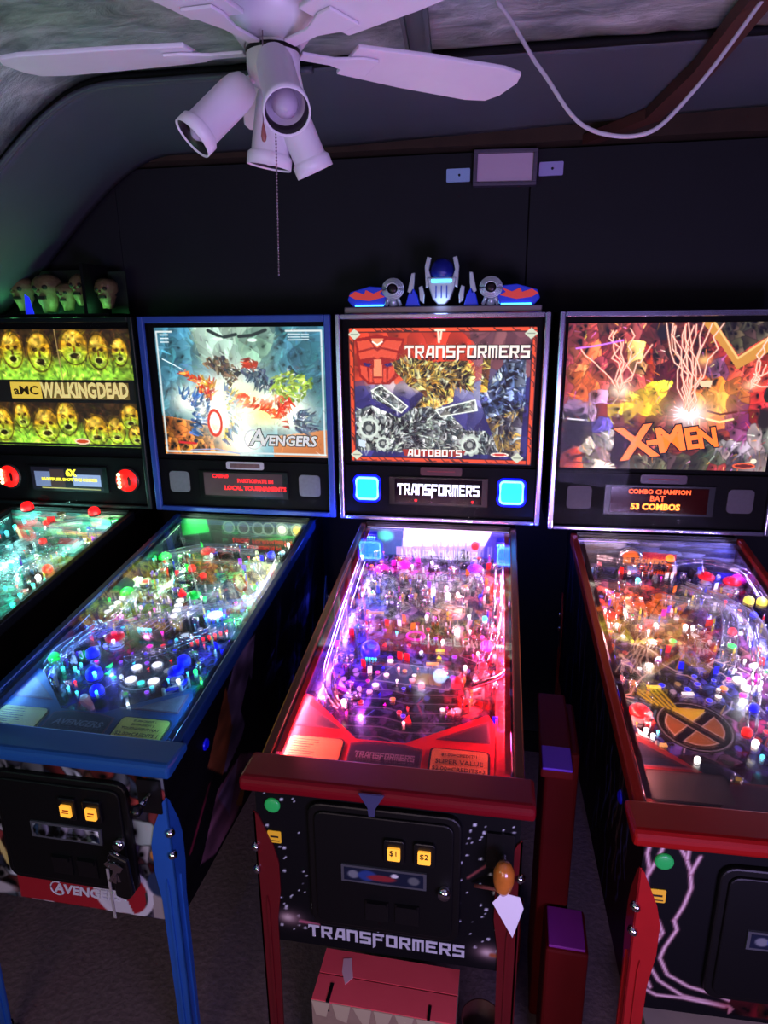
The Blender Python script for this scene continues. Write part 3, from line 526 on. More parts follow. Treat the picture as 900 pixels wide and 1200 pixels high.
# ------------------------------------------------------------------ ceiling fan
def fan():
    t = empty('ceiling_fan', (-.207, .15, 2.455), 0, 'white five-bladed ceiling fan with four spot lamps hanging below the ceiling', 'ceiling fan')
    wh = mat('fan_white', (225, 218, 228), .4, noise=.04, nscale=20); 
    ox, oy, oz = t.location
    Lc = lambda p: (p[0]-ox, p[1]-oy, p[2]-oz)
    MB().lathe([(.065, -.03), (.075, -.005), (.06, 0.0)], 28).build('canopy', wh, t)
    MB().lathe([(.03, -.05), (.08, -.06), (.088, -.085), (.085, -.115), (.05, -.158), (.03, -.03)], 32, cap=False).build('motor_housing', wh, t)
    MB().lathe([(.046, -.135), (.052, -.13), (.052, -.118), (.046, -.112)], 28).build('bearing_ring', mat('fan_dark', (40, 32, 36), .3, .6), t)
    lk = MB().lathe([(.012, -.222), (.040, -.212), (.046, -.19), (.046, -.135), (.03, -.132)], 28).build('light_kit', wh, t)
    MB().lathe([(.0465, -.168), (.0475, -.166), (.0475, -.163), (.0465, -.161)], 28).build('band', mat('fan_dark'), lk)
    for az in (180, 108, 36, -36, -108):
        R = Matrix.Rotation(math.radians(az), 4, 'Z'); P = Matrix.Rotation(math.radians(-6), 4, 'X')
        bl = MB(); pts = [(.14, -.052), (.28, -.066), (.44, -.072), (.485, -.062), (.50, -.03), (.50, .03), (.485, .062), (.44, .072), (.28, .066), (.14, .052)]
        bl.prism(pts, -.004, .004, M=Matrix.Translation((0, 0, -.155))@R@P)
        o = bl.build('blade', wh, t, bevel=.0025)
        ar = MB(); ar.prism([(.05, -.012), (.11, -.012), (.16, -.03), (.19, -.03), (.19, .03), (.16, .03), (.11, .012), (.05, .012)], -.010, -.005, M=Matrix.Translation((0, 0, -.155))@R@P)
        ar.build('blade_arm', wh, t, bevel=.0015)
    lamps = [((-.254, .12, 2.232), (-.330, .065, 2.143)), ((-.190, .10, 2.262), (-.132, -.03, 2.147)), ((-.192, .2, 2.205), (-.158, .225, 2.115)), ((-.222, .21, 2.25), (-.246, .215, 2.125))]
    for k, (p, q) in enumerate(lamps):
        p, q = Vector(Lc(p)), Vector(Lc(q)); d = q-p; ln = d.length
        M = Matrix.Translation(p)@d.to_track_quat('Z', 'Y').to_matrix().to_4x4()
        r = .031 if k != 3 else .036
        sh = MB().lathe([(.004, -.012), (r*.72, -.008), (r*.93, .006), (r, .02), (r, ln-.026), (r*1.05, ln-.024), (r*1.17, ln-.02), (r*1.17, ln), (r*1.10, ln), (r*1.02, ln-.02), (r*.9, ln-.03), (r*.85, .01), (.004, .006)], 28, None, M, cap=False).build('lamp_shade', wh, t)
        MB().lathe([(r*.84, .012), (r*.86, .012), (r*1.0, ln-.021), (r*1.08, ln-.003), (r*1.06, ln-.003), (r*.98, ln-.022), (r*.82, .014)], 28, None, M, cap=False).build('reflector', mat('fan_reflector', (30, 22, 28), .4), sh)
        MB().lathe([(.010, .015), (.013, ln-.07), (.020, ln-.04), (.021, ln-.028), (.016, ln-.012), (.006, ln-.004), (.0005, ln-.002)], 18, None, M, cap=False).build('bulb', mat('bulb_glass', (190, 175, 200), .2), sh)
        kit = Vector((0, 0, -.19))
        MB().tube([kit, (kit+p)/2+Vector((0, 0, .004)), p+d*.08], .006, 8).build('lamp_arm', wh, t)
    c = MB()
    c.tube([Lc((-.202, .084, 2.30)), Lc((-.205, .08, 2.2)), Lc((-.207, .078, 2.162))], .0011, 5)
    ch = c.build('pull_chain', mat('chain', (150, 130, 140), .3, .8), t)
    MB().lathe([(.001, .014), (.003, .006), (.005, -.006), (.0035, -.013), (.001, -.015)], 10, None, Matrix.Translation(Lc((-.207, .078, 2.15)))).build('fob', mat('fob', (150, 85, 80), .4), ch)
    c = MB(); z0, z1 = 2.25, 1.928; n = 60
    for i in range(n+1):
        z = z0+(z1-z0)*i/n; c.ball(Lc((-.206-.010*i/n, .15, z)), .0019, n=6)
    c.tube([Lc((-.206, .15, z0)), Lc((-.216, .15, z1))], .0007, 4)
    c.build('pull_chain', mat('chain'), t)
fan()
# small square lamp on the wall above the machines
t = empty('wall_light', (.197, 1.5, 2.357), 0, 'small rectangular wall light with grey frame and white plates either side', 'wall light')
M = Matrix.Rotation(.02, 4, 'Y')
b = MB(); 
for q in ((-.11, .11, .046, .058), (-.11, .11, -.058, -.046), (-.11, -.096, -.046, .046), (.096, .11, -.046, .046)): b.box(q[0], q[1], -.035, 0, q[2], q[3], M=M)
b.build('frame', mat('grey_bronze', (84, 74, 96), .5, noise=.3, nscale=60), t, bevel=.002)
MB().box(-.096, .096, -.022, -.002, -.046, .046, M=M).build('diffuser', mat('frost', (205, 175, 205), .55), t)
for x0, x1, z, c in ((-.206, -.122, -.014, (160, 190, 240)), (.118, .20, -.006, (170, 160, 225))):
    p = MB().prism(rrect(x1-x0, .044, .004), 0, .008, fn=lambda a, bb, cc: ((x0+x1)/2+a, -cc, z+bb)).build('mounting_plate', mat('white_plate%g' % x0, c, .5), t)
    MB().cyl(((x0+x1)/2+.004, -.010, z), ((x0+x1)/2+.004, -.004, z), .004).build('screw', BLACK(), p)
# cables
w = smooth_path([(.168, .42, 2.445), (.20, .43, 2.41), (.244, .43, 2.345), (.272, .43, 2.31), (.323, .43, 2.243), (.362, .43, 2.213), (.413, .43, 2.198), (.462, .43, 2.197), (.502, .43, 2.214), (.552, .43, 2.266), (.599, .43, 2.325), (.665, .43, 2.42), (.685, .42, 2.446)], 5)
tag(MB().tube(w, .0042, 8).build('hanging_cable', mat('grey_cable', (185, 178, 186), .4)), 'thin pale cable hanging in a loop from the ceiling at right', 'cable')
tag(MB().tube(smooth_path([(x, .66, zc(x, .66)-.026) for x in (-1.5, -1.3, -1.174, -1.10, -1.016, -.942, -.887, -.811, -.693, -.533, -.40, -.27)], 4), .009, 8).build('conduit_cable', mat('dark_cable', (60, 62, 72), .35)), 'dark grey cable following the curved ceiling seam at left', 'cable')
# ------------------------------------------------------------------ playfield hardware
ZF, YF, ZR, YR = .9285, .07, 1.1215, 1.2
SL = (ZR-ZF)/(YR-YF)
gz = lambda y: ZF+(y-YF)*SL
pz = lambda y: gz(y)-.055-.045*y
PANG = math.atan(SL-.045)
IC = {}
def item_mesh(kind, s, c, var=0):
    key = (kind, round(s, 4), c, var)
    if key in IC: return IC[key]
    b = MB(); r = random.Random(hash((kind, c, var, round(s*1000))) % 9999 if False else (len(kind)*77+var*13+int(s*1000)*7+ord(c[0])))
    g = lambda st=3.: glow(c, st)
    if kind == 'led':
        b.cyl((0, 0, -.012), (0, 0, 0), s*.55, n=10, m=mat('socket', (150, 150, 155), .4)); b.ball((0, 0, s*.4), s*.58, g(9.), 10)
    elif kind == 'leds4':
        b.box(-s*.55, s*.55, -.005, .005, -.006, 0, BLACK())
        for i in range(4): b.ball((-s*.42+s*.28*i, -.001, .002), s*.10, g(7.), 8)
    elif kind == 'ledbar':
        b.box(-.009, .009, -s*.55, s*.55, -.004, 0, BLACK())
        for i in range(7): b.ball((0, -s*.48+s*.16*i, .002), .0042, g(6.), 8)
    elif kind == 'dome':
        b.lathe([(s*1.05, -.004), (s*1.05, .002)], 18, BLACK())
        b.lathe([(s, .002), (s, s*.6), (s*.9, s*.95), (s*.6, s*1.25), (s*.2, s*1.38), (.0004, s*1.4)], 18, g(1.5), cap=False)
        b.ball((s*.3, -s*.3, s*.9), s*.22, g(6.), 8)
    elif kind == 'spot':
        b.prism(rrect(s*2.2, s*1.6, s*.4), -.012, .022, mat('spot_blue', (6, 12, 120), .4, emit=.9, ecol=(8, 20, 255)))
        b.prism(rrect(s*2.3, s*1.7, s*.4), -.02, -.012, BLACK())
        for i in range(5): b.ball((-s*.85+i*s*.42, -s*.82, .010), s*.17, glow('c', 6.), 8)
    elif kind == 'bumper':
        b.lathe([(s*.8, 0), (s*.8, .006), (s*.45, .008), (s*.45, .026), (s*.7, .028)], 20, mat('bumper_body', (200, 195, 200), .3), cap=False)
        b.lathe([(s*.7, .026), (s, .030), (s, .035), (s*.72, .042), (s*.3, .044)], 20, plast(c))
        b.lathe([(s*.3, .044), (s*.28, .047)], 14, g(3.))
        b.lathe([(s*.95, .010), (s*.98, .012), (s*.95, .014)], 20, CHROME(), cap=False)
    elif kind == 'arrow': b.prism([(-s*.5, -s*.5), (s*.5, -s*.5), (0, s*.8)], -.001, .0008, g(2.))
    elif kind == 'insert':
        b.lathe([(s, 0), (s, .0008)], 20, g(2.)); b.lathe([(s*1.2, -.001), (s*1.2, .0004)], 20, mat('insert_rim', (190, 190, 190), .4))
    elif kind == 'disc':
        b.lathe([(s, 0), (s, .003), (s*.8, .004)], 20, g(1.6)); b.cyl((0, 0, -.018), (0, 0, 0), .003, m=CHROME(), n=8)
    elif kind == 'halo':
        b.lathe([(s*.8, 0), (s*.8, .003)], 26, g(1.2)); b.lathe([(s*.88, -.004), (s*.88, 0)], 26, BLACK())
        for i in range(14):
            a = i/14*2*math.pi; b.ball((s*1.02*math.cos(a), s*1.02*math.sin(a), .002), .0042, glow('b' if i % 3 else 'c', 6.), 8)
    elif kind == 'target':
        b.box(-s*.5, s*.5, -.0015, .0015, .004, .026, g(1.0)); b.box(-s*.4, s*.4, .0015, .004, 0, .018, BLACK())
    elif kind == 'bar': b.box(-s*.5, s*.5, -.005, .005, -.001, .002, g(1.2)); b.cyl((0, 0, -.02), (0, 0, -.001), .002, m=CHROME(), n=6)
    elif kind == 'plastic':
        n = r.choice((5, 6, 7)); pts = [(s*.5*r.uniform(.6, 1.15)*math.cos(2*math.pi*i/n+r.uniform(-.2, .2)), s*.42*r.uniform(.6, 1.15)*math.sin(2*math.pi*i/n)) for i in range(n)]
        b.prism(pts, 0, .0022, plast(c)); b.prism([(x*.55+.1*s, y*.5) for x, y in pts], .0022, .003, plast(r.choice(list('wykgr')+[c, c])))
        for x, y in pts[::2]: b.cyl((x*.75, y*.75, -.028), (x*.75, y*.75, .006), .0024, m=CHROME(), n=7)
    elif kind == 'mech':
        b.box(-s*.5, s*.5, -s*.4, s*.4, 0, s*.35, plast('k'))
        for i in range(7):
            x, y = r.uniform(-.45, .45)*s, r.uniform(-.4, .4)*s; h = r.uniform(.4, 1.3)*s; w = r.uniform(.08, .2)*s
            mm = plast(r.choice([c, c, 'gr', 'w', 'dk']))
            if r.random() < .5: b.cyl((x, y, s*.2), (x+r.uniform(-.2, .2)*s, y, h), w, w*.7, 10, mm)
            else: b.box(x-w, x+w, y-w, y+w, s*.2, h, mm, Matrix.Rotation(r.uniform(-.4, .4), 4, 'Y'))
        b.tube([(-s*.5, -s*.3, s*.3), (-s*.3, -s*.45, s*.8), (s*.2, -s*.45, s*.9), (s*.5, -s*.2, s*.4)], .0016, 6, CHROME())
    elif kind in ('ring', 'hoop'):
        R = s; t = .003 if kind == 'ring' else .005
        pts = [(R*math.cos(a*math.pi/12), R*.8*math.sin(a*math.pi/12), 0) for a in range(25)]
        b.tube(pts, t, 6, g(1.2) if kind == 'ring' else BLACK())
        if kind == 'hoop':
            b.tube([(x*.85, y*.85, .006) for x, y, _ in pts], .0022, 6, CHROME())
            for k in (0, 8, 16): b.cyl((pts[k][0], pts[k][1], -.03), pts[k], .003, m=CHROME(), n=6)
    elif kind == 'sling':
        sg = 1 if var else -1
        tri = [(-.32*s*sg, .45*s), (-.32*s*sg, -.2*s), (.30*s*sg, -.48*s)]
        if sg < 0: tri = tri[::-1]
        b.prism(tri, .026, .029, plast(c))
        b.prism([(x*.55-.04*s*sg, y*.55) for x, y in tri], .029, .0295, plast('w'))
        for x, y in tri: b.cyl((x*.9, y*.9, 0), (x*.9, y*.9, .034), .005, m=mat('rubber', (225, 222, 215), .6), n=10)
        P = [(x, y, .014) for x, y in tri]; b.tube(P+[P[0]], .003, 6, mat('rubber'))
    elif kind == 'flipper':
        b.prism([(-s*.1, .011), (-s*.1, -.011), (0, -.012), (s*.95, -.005), (s, 0), (s*.95, .005), (0, .012)], 0, .014, plast(c), M=Matrix.Rotation(-.6, 4, 'Z') if var else Matrix.Rotation(math.pi+.6, 4, 'Z'))
        b.cyl((0, 0, -.01), (0, 0, .018), .009, m=plast('w'))
    elif kind == 'cone': b.lathe([(s, 0), (s*.3, s*1.6), (.0004, s*1.8)], 14, g(1.4))
    elif kind == 'arch':
        pts = [(-s, 0, 0), (-s, 0, s*1.2)]+[(-s*math.cos(math.pi*k/10), 0, s*1.2+s*math.sin(math.pi*k/10)) for k in range(1, 10)]+[(s, 0, s*1.2), (s, 0, 0)]
        for y in (-.006, .010): b.tube([(x, y, z) for x, y2, z in pts], .004, 7, mat('arch_metal', (200, 205, 220), .2, .8))
        b.prism([(-s*.9, s*1.2), (s*.9, s*1.2), (s*.6, s*1.9), (-s*.6, s*1.9)], .008, .012, plast('o'), fn=lambda x, z, y: (x, y, z))
        b.box(-s*.4, s*.6, -.03, .01, s*.2, s*.9, mat('arch_metal')); b.box(-s*.3, s*.5, -.045, -.03, .01, s*.6, plast('lb'))
    elif kind == 'house':
        w = s; b.box(-w*.5, w*.5, -w*.35, w*.35, 0, w*.62, mat('house_wall', (120, 190, 180), .6))
        b.prism([(-w*.40, w*.62), (w*.40, w*.62), (0, w*.85)], -w*.55, w*.55, mat('house_roof', (170, 70, 75), .6), fn=lambda y, z, x: (-x, y, z))
        for x in (-w*.3, w*.05): b.box(x, x+w*.2, -w*.36, -w*.35, w*.2, w*.45, plast('w'))
    elif kind == 'post':
        b.cyl((0, 0, 0), (0, 0, s), .0035, .0028, 8, plast(c)); b.lathe([(.0055, s*.35), (.0062, s*.42), (.0055, s*.5)], 10, mat('rubber'), cap=False); b.ball((0, 0, s), .0035, CHROME(), 8)
    elif kind == 'screw': b.lathe([(.004, 0), (.004, .002), (.001, .0035)], 8, CHROME())
    me = b.mesh(kind); IC[key] = me; return me
NAMES = dict(led='bulb', leds4='led_strip', ledbar='led_strip', dome='flasher_dome', spot='spotlight', bumper='pop_bumper', arrow='arrow_insert', insert='round_insert', disc='lit_disc', halo='lit_ring', target='standup_target', bar='bar_plastic', plastic='plastic_shield', mech='mechanism', ring='ring_insert', hoop='metal_loop', sling='slingshot', flipper='flipper', cone='cone_cap', arch='arch_ramp', house='toy_house', post='post', screw='screw')

def playfield(m, root, cfg):
    cv = Cv(-.256, .256, .08, 1.18, 210, 400, cfg['base'])
    for x, y, rx, ry, c in BLOBS[m]: cv.ell(x, y, rx, ry, c, soft=1.2)
    cv.facets(650, m*7+1, .6, .6)
    cv.strokes(1300, .028, .005, m+40, .7); n = cv.noise(.03, m); cv.A *= (.8+.5*n)[..., None]
    r = random.Random(m)
    for k in range(26):     # printed strokes
        x, y = r.uniform(-.24, .24), r.uniform(.2, 1.1); a = r.uniform(0, 3.1); l = r.uniform(.02, .08)
        c = r.choice(cfg['ink']); cv.line([(x, y), (x+l*math.cos(a), y+l*math.sin(a)), (x+l*math.cos(a)+.02*math.sin(a), y+l*math.sin(a)+.03)], .003, c, .8)
    for k in range(40):
        x, y = r.uniform(-.24, .24), r.uniform(.25, 1.0)
        cv.ell(x, y, .008, .010, r.choice(cfg['ink']), .3, .8); cv.ring(x, y, .010, .012, .002, (15, 15, 20))
    if m == 4:
        ex, ey = -.079, .385
        cv.ell(ex, ey, .088, .088, (14, 14, 18), .04); cv.ring(ex, ey, .082, .082, .003, (150, 150, 160)); cv.ell(ex, ey, .064, .064, (150, 100, 50), .04)
        cv.ring(ex, ey, .064, .064, .003, (220, 200, 180))
        cv.poly([(ex-.04, ey+.062), (ex+.04, ey+.062), (ex, ey)], (225, 205, 60))
        for a in (.78, -.78):
            cv.line([(ex-.062*math.cos(a), ey-.062*math.sin(a)), (ex+.062*math.cos(a), ey+.062*math.sin(a))], .026, (220, 200, 180))
            cv.line([(ex-.07*math.cos(a), ey-.07*math.sin(a)), (ex+.07*math.cos(a), ey+.07*math.sin(a))], .021, (14, 14, 18))
        for k in range(6): cv.line([(-.19+.012*k, .50+.004*k), (-.16+.012*k, .46-.006*k)], .006, (205, 200, 40))
        for k in range(9):
            x, y = r.uniform(-.2, .2), r.uniform(.55, .9); pts = [(x, y)]
            for q in range(6): x += r.uniform(-.03, .03); y -= r.uniform(.0, .03); pts.append((x, y))
            cv.line(pts, .005, (240, 200, 190), .9)
    if m == 2:
        for k in range(3):
            cv.ring(.02, .40, .075-.02*k, .09-.02*k, .004, (150, 160, 175))
        cv.poly([(-.09, .33), (.09, .33), (.10, .47), (-.05, .50)], (52, 60, 70), .7)
        for k in range(6): cv.line([(-.05+.02*k, .80), (-.12+.02*k, .58)], .004, (170, 170, 200))
    if m == 3:
        for k in range(9):
            y = .22+.035*k; cv.line([(-.16, y), (-.05, y+.008), (0, y-.006), (.12, y+.006)], .004, (150, 150, 160), .7)
        cv.poly([(-.10, .44), (.10, .42), (.13, .50), (-.05, .52)], (70, 95, 130), .8); cv.line([(-.10, .44), (.10, .42), (.13, .50), (-.05, .52), (-.10, .44)], .004, (170, 190, 210))
        cv.poly([(.0, .44), (.08, .435), (.085, .48), (.01, .485)], (160, 150, 70), .8)
    pf = cv.obj('playfield', lambda X, Y: (X, Y, ZF+(Y-YF)*SL-.055-.045*Y), mat('print_gloss', attr=True, rough=.25, coat=.4), root, .012, (0, 0, -1))
    cnt = {}
    def put(kind, x, y, h, s, c, rz=0., var=0):
        me = item_mesh(kind, s, c, var)
        if kind not in ('arrow', 'insert', 'screw') and h == 0: h = .0004
        link(NAMES[kind], me, pf, (x, y, pz(y)+h), (PANG, 0, rz))
    r = random.Random(m*31)
    for i, (k, x, y, h, s, c) in enumerate(ITEMS[m]):
        var = (1 if x < 0 else 0) if k in ('sling', 'flipper') else i % 4
        x = max(-.252+s*.6, min(.252-s*.6, x))
        put(k, x, y, h, s, c, {'ledbar': -.9, 'plastic': r.uniform(-.6, .6), 'target': r.uniform(-.5, .5), 'bar': .1}.get(k, 0.), var)
    # small posts, lamps, shields and screws scattered where the printed art shows colour
    pal = cfg['pal']; taken = [(e[1], e[2]) for e in ITEMS[m]]
    for k in range(cfg['fill']):
        x, y = r.uniform(-.24, .24), r.uniform(.30, 1.15)
        if min((x-a)**2+(y-bb)**2 for a, bb in taken) < .014**2: continue
        if m == 4 and (x+.079)**2+(y-.385)**2 < .1**2: continue
        taken.append((x, y)); q = r.random(); c = r.choice(pal)
        if .30 < y < .58 and abs(x) < .13:      # open field between the slings: only flush pieces
            put(r.choice(('arrow', 'insert', 'insert')), x, y, .001, r.uniform(.005, .009), c); continue
        if q < .20: put('post', x, y, 0, r.choice((.022, .03, .04)), r.choice(('w', 'y', c)))
        elif q < .48: put('plastic', x, y, r.choice((.028, .04, .055)), r.choice((.022, .03, .038)), r.choice(cfg['shade']), r.uniform(-3, 3), r.randint(0, 3))
        elif q < .58: put('led', x, y, r.choice((.012, .03, .045)), r.choice((.003, .004)), c)
        elif q < .68: put('target', x, y, 0, .013, c, r.uniform(-.8, .8))
        elif q < .80: put('screw', x, y, .0, 1, 'w')
        elif q < .90: put('mech', x, y, 0, r.choice((.018, .024)), r.choice(cfg['shade']), r.uniform(-1, 1), r.randint(0, 3))
        else: put('insert', x, y, .001, .006, c)
    cv0 = MB()
    for kind, pts, c in WIRES[m]:
        P = smooth_path([(max(-.245, min(.245, x)), min(y, 1.16), pz(min(y, 1.16))+h) for x, y, h in pts], 5)
        b = MB()
        if kind == 'wire':
            for dx, dz in ((-.012, 0), (.012, 0), (-.008, -.012), (.008, -.012)): b.tube([p+Vector((dx, 0, dz)) for p in P], .0016, 6, CHROME())
            for p in P[2::4]:
                b.tube([p+Vector((-.013, 0, .0)), p+Vector((-.009, 0, -.014)), p+Vector((.009, 0, -.014)), p+Vector((.013, 0, 0))], .0013, 5, CHROME())
            b.build('wire_ramp', None, pf)
        elif kind == 'rail':
            b.tube([p for p in P], .006, 8, mat('lane_metal', (130, 60, 75), .25, .9)); b.tube([p+Vector((0, .012, .004)) for p in P], .004, 8, CHROME()); b.build('lane_guide', None, pf)
        else:
            vs = []; fs = []; W2 = .019
            for i, p in enumerate(P):
                t = (P[min(i+1, len(P)-1)]-P[max(i-1, 0)]).normalized(); sd = t.cross(Vector((0, 0, 1))).normalized()
                for a, z in ((-W2, .018), (-W2*.95, 0), (W2*.95, 0), (W2, .018)): vs.append(p+sd*a+Vector((0, 0, z)))
            n = len(P)
            for i in range(n-1):
                for k in range(3): fs.append((i*4+k, i*4+k+1, i*4+k+5, i*4+k+4))
            b.add(vs, fs, CLEAR(), True)
            for side in (0, 3): b.tube([vs[i*4+side] for i in range(n)], .0013, 5, mat('ramp_edge', (120, 120, 140), .3))
            b.build('clear_ramp', None, pf)
    return cv, pf

def apron(m, root, cfg):
    if not cfg.get('apron'): return
    col, rg = cfg['apron']
    am = mat('apron_%d' % m, col, rg, noise=.1, nscale=20)
    f = lambda x, y, z: (x, y, gz(y)-.034+z)
    pts = [(-.256, .082), (.222, .082), (.222, .262), (.205, .292), (.02, .180), (-.095, .180), (-.238, .31), (-.256, .315)]
    b = MB(); b.prism(pts, -.004, 0, fn=f)
    # skirts down to the playfield along the field side
    q = pts[2:]
    for (x0, y0), (x1, y1) in zip(q[:-1], q[1:]):
        b.prism([(0, 0), (1, 0), (1, 1), (0, 1)], 0, .003, fn=lambda u, v, w: (x0+(x1-x0)*u, y0+(y1-y0)*u+w*-1, gz(y0+(y1-y0)*u)-.036-.020*(1-v)))
    ap = b.build('apron', am, root)
    lane = MB(); lane.prism([(.226, .082), (.256, .082), (.256, .24), (.226, .24)], -.004, 0, fn=f)
    lane.build('shooter_lane_cover', am, root)
    lw = MB(); lw.box(.223, .2275, .1, .95, 0, .020, M=Matrix.Translation((0, 0, pz(0)))@Matrix.Rotation(PANG, 4, 'X')); lw.build('shooter_lane_wall', mat('lane_wall_%d' % m, cfg['lane'], .4), root)
    sp = MB(); P = [(.241+.006*math.cos(t*.9), .11+.0011*t, pz(.11+.0011*t)+.014+.006*math.sin(t*.9)) for t in range(90)]; sp.tube(P, .0012, 5, CHROME()); sp.build('plunger_spring', None, root)
    ag = lambda x, y, z: (x, y, gz(y)-.034+z)
    def plate(name, pts, mtl, z0=0., z1=.0015, par=ap):
        return MB().prism(pts, z0, z1, fn=ag).build(name, mtl, par)
    # triangles of dark art at both sides, with a raised border
    bl = [(-.250, .205), (-.135, .205), (-.243, .285)]; br = [(.088, .200), (.212, .200), (.208, .272)]
    for tri in (bl, br):
        plate('art_border', tri, mat('apron_border', (105, 60, 80), .4), 0, .0012)
        cx = sum(p[0] for p in tri)/3; cy = sum(p[1] for p in tri)/3
        k = plate('art_panel', [(cx+(x-cx)*.86, cy+(y-cy)*.86) for x, y in tri], mat('apron_art%d' % m, cfg['tri'], .4, noise=.9, nscale=45), .0012, .0022)
    cards = [(-.185, .135, 0), (.145, .135, 1)]
    for cx, cy, side in cards:
        if m == 4 and side == 1: continue
        w, h = (.125, .072) if m != 4 else (.16, .075)
        if m == 4: cx, cy = -.155, .155
        bp = [(cx+a, cy+bb) for a, bb in rrect(w+.010, h+.008, .012)]
        plate('card_frame', bp, mat('card_black', (14, 12, 14), .4), 0, .0014)
        cc = cfg['card']
        cd = plate('price_card' if side else 'instruction_card', [(cx+a, cy+bb) for a, bb in rrect(w, h, .010)], mat('card_%d' % m, cc, .5, noise=.5 if m == 4 else .03, nscale=30), .0014, .0024)
        if m == 4: continue
        tm = mat('card_ink', (70, 45, 20), .6); rot = (math.atan(SL), 0, 0)
        if side == 0:
            lb = MB(); rr = random.Random(3+m)
            for k in range(8):
                y = cy+h*.36-k*h*.10; x0 = cx-w*.44
                lb.box(x0, x0+w*rr.uniform(.3, .55), y, y+.0016, gz(y)-.0316, gz(y)-.0310)
            lb.build('print_lines', tm, cd)
        else:
            for s, dy, sz in cfg['price']:
                y = cy+dy; text('lettering', s, sz, tm, cd, (cx, y, gz(y)-.0314), rot, .0004, .0002)
    cx, cy = -.02, .134
    plate('emblem_border', [(-.105, .098), (.062, .098), (.062, .165), (.02, .174), (-.07, .174), (-.105, .165)], mat('apron_border'), 0, .0012)
    ep = plate('emblem_plate', [(-.101, .101), (.058, .101), (.058, .162), (.018, .170), (-.068, .170), (-.101, .162)], mat('emblem_dark%d' % m, cfg['emb'], .35, noise=.6, nscale=40), .0012, .0022)
    if m == 3:
        o = block_text('lettering', 'TRANSFORMERS', .135, .018, mat('silver_print', (170, 160, 175), .4), ep, (-.021, .133, gz(.133)-.0316), .14, .0005, True); o.rotation_euler = (math.atan(SL), 0, 0)
    if m == 2: text('lettering', 'AVENGERS', .026, mat('grey_print', (120, 130, 150), .5), ep, (-.021, .135, gz(.135)-.0316), (math.atan(SL), 0, 0), .0004, .0006, shear=.2)

def leg(root, x, y, col):
    sx = 1 if x > 0 else -1; sy = 1 if y > .5 else -1     # outside corner
    lm = mat('leg_%s' % (col,), col, .32, coat=.4, noise=.12, nscale=25)
    out = [(0, .845), (.010, .835), (.040, .76), (.050, .715), (.050, .64), (.040, .56), (.034, .03), (0, .03)][::-1]
    b = MB()
    X = lambda u: x+sx*.006-sx*u; Y = lambda u: y+sy*.006-sy*u
    b.prism(out, 0, .004, fn=lambda u, z, w: (X(u), Y(0)-sy*w, z)); b.prism(out, 0, .004, fn=lambda u, z, w: (X(0)-sx*w, Y(u), z))
    b.prism([(.017, .03), (.023, .03), (.023, .60), (.020, .625), (.017, .60)], -.004, 0, fn=lambda u, z, w: (X(u), Y(0)-sy*w, z))
    b.prism([(.017, .03), (.023, .03), (.023, .60), (.020, .625), (.017, .60)], -.004, 0, fn=lambda u, z, w: (X(0)-sx*w, Y(u), z))
    o = b.build('leg', lm, root)
    for z in (.753, .694):
        d = Vector((sx, sy, 0)).normalized(); c = Vector((X(0), Y(0), z))
        MB().lathe([(.011, 0), (.010, .005), (.005, .009), (.0005, .010)], 12, None, Matrix.Translation(c-d*.002)@d.to_track_quat('Z', 'Y').to_matrix().to_4x4()).build('bolt', CHROME(), o)
    MB().lathe([(.020, 0), (.021, .006), (.012, .012), (.006, .014), (.006, .05)], 14, None, Matrix.Translation((X(.018), Y(.018), 0))).build('foot', CHROME(), o)

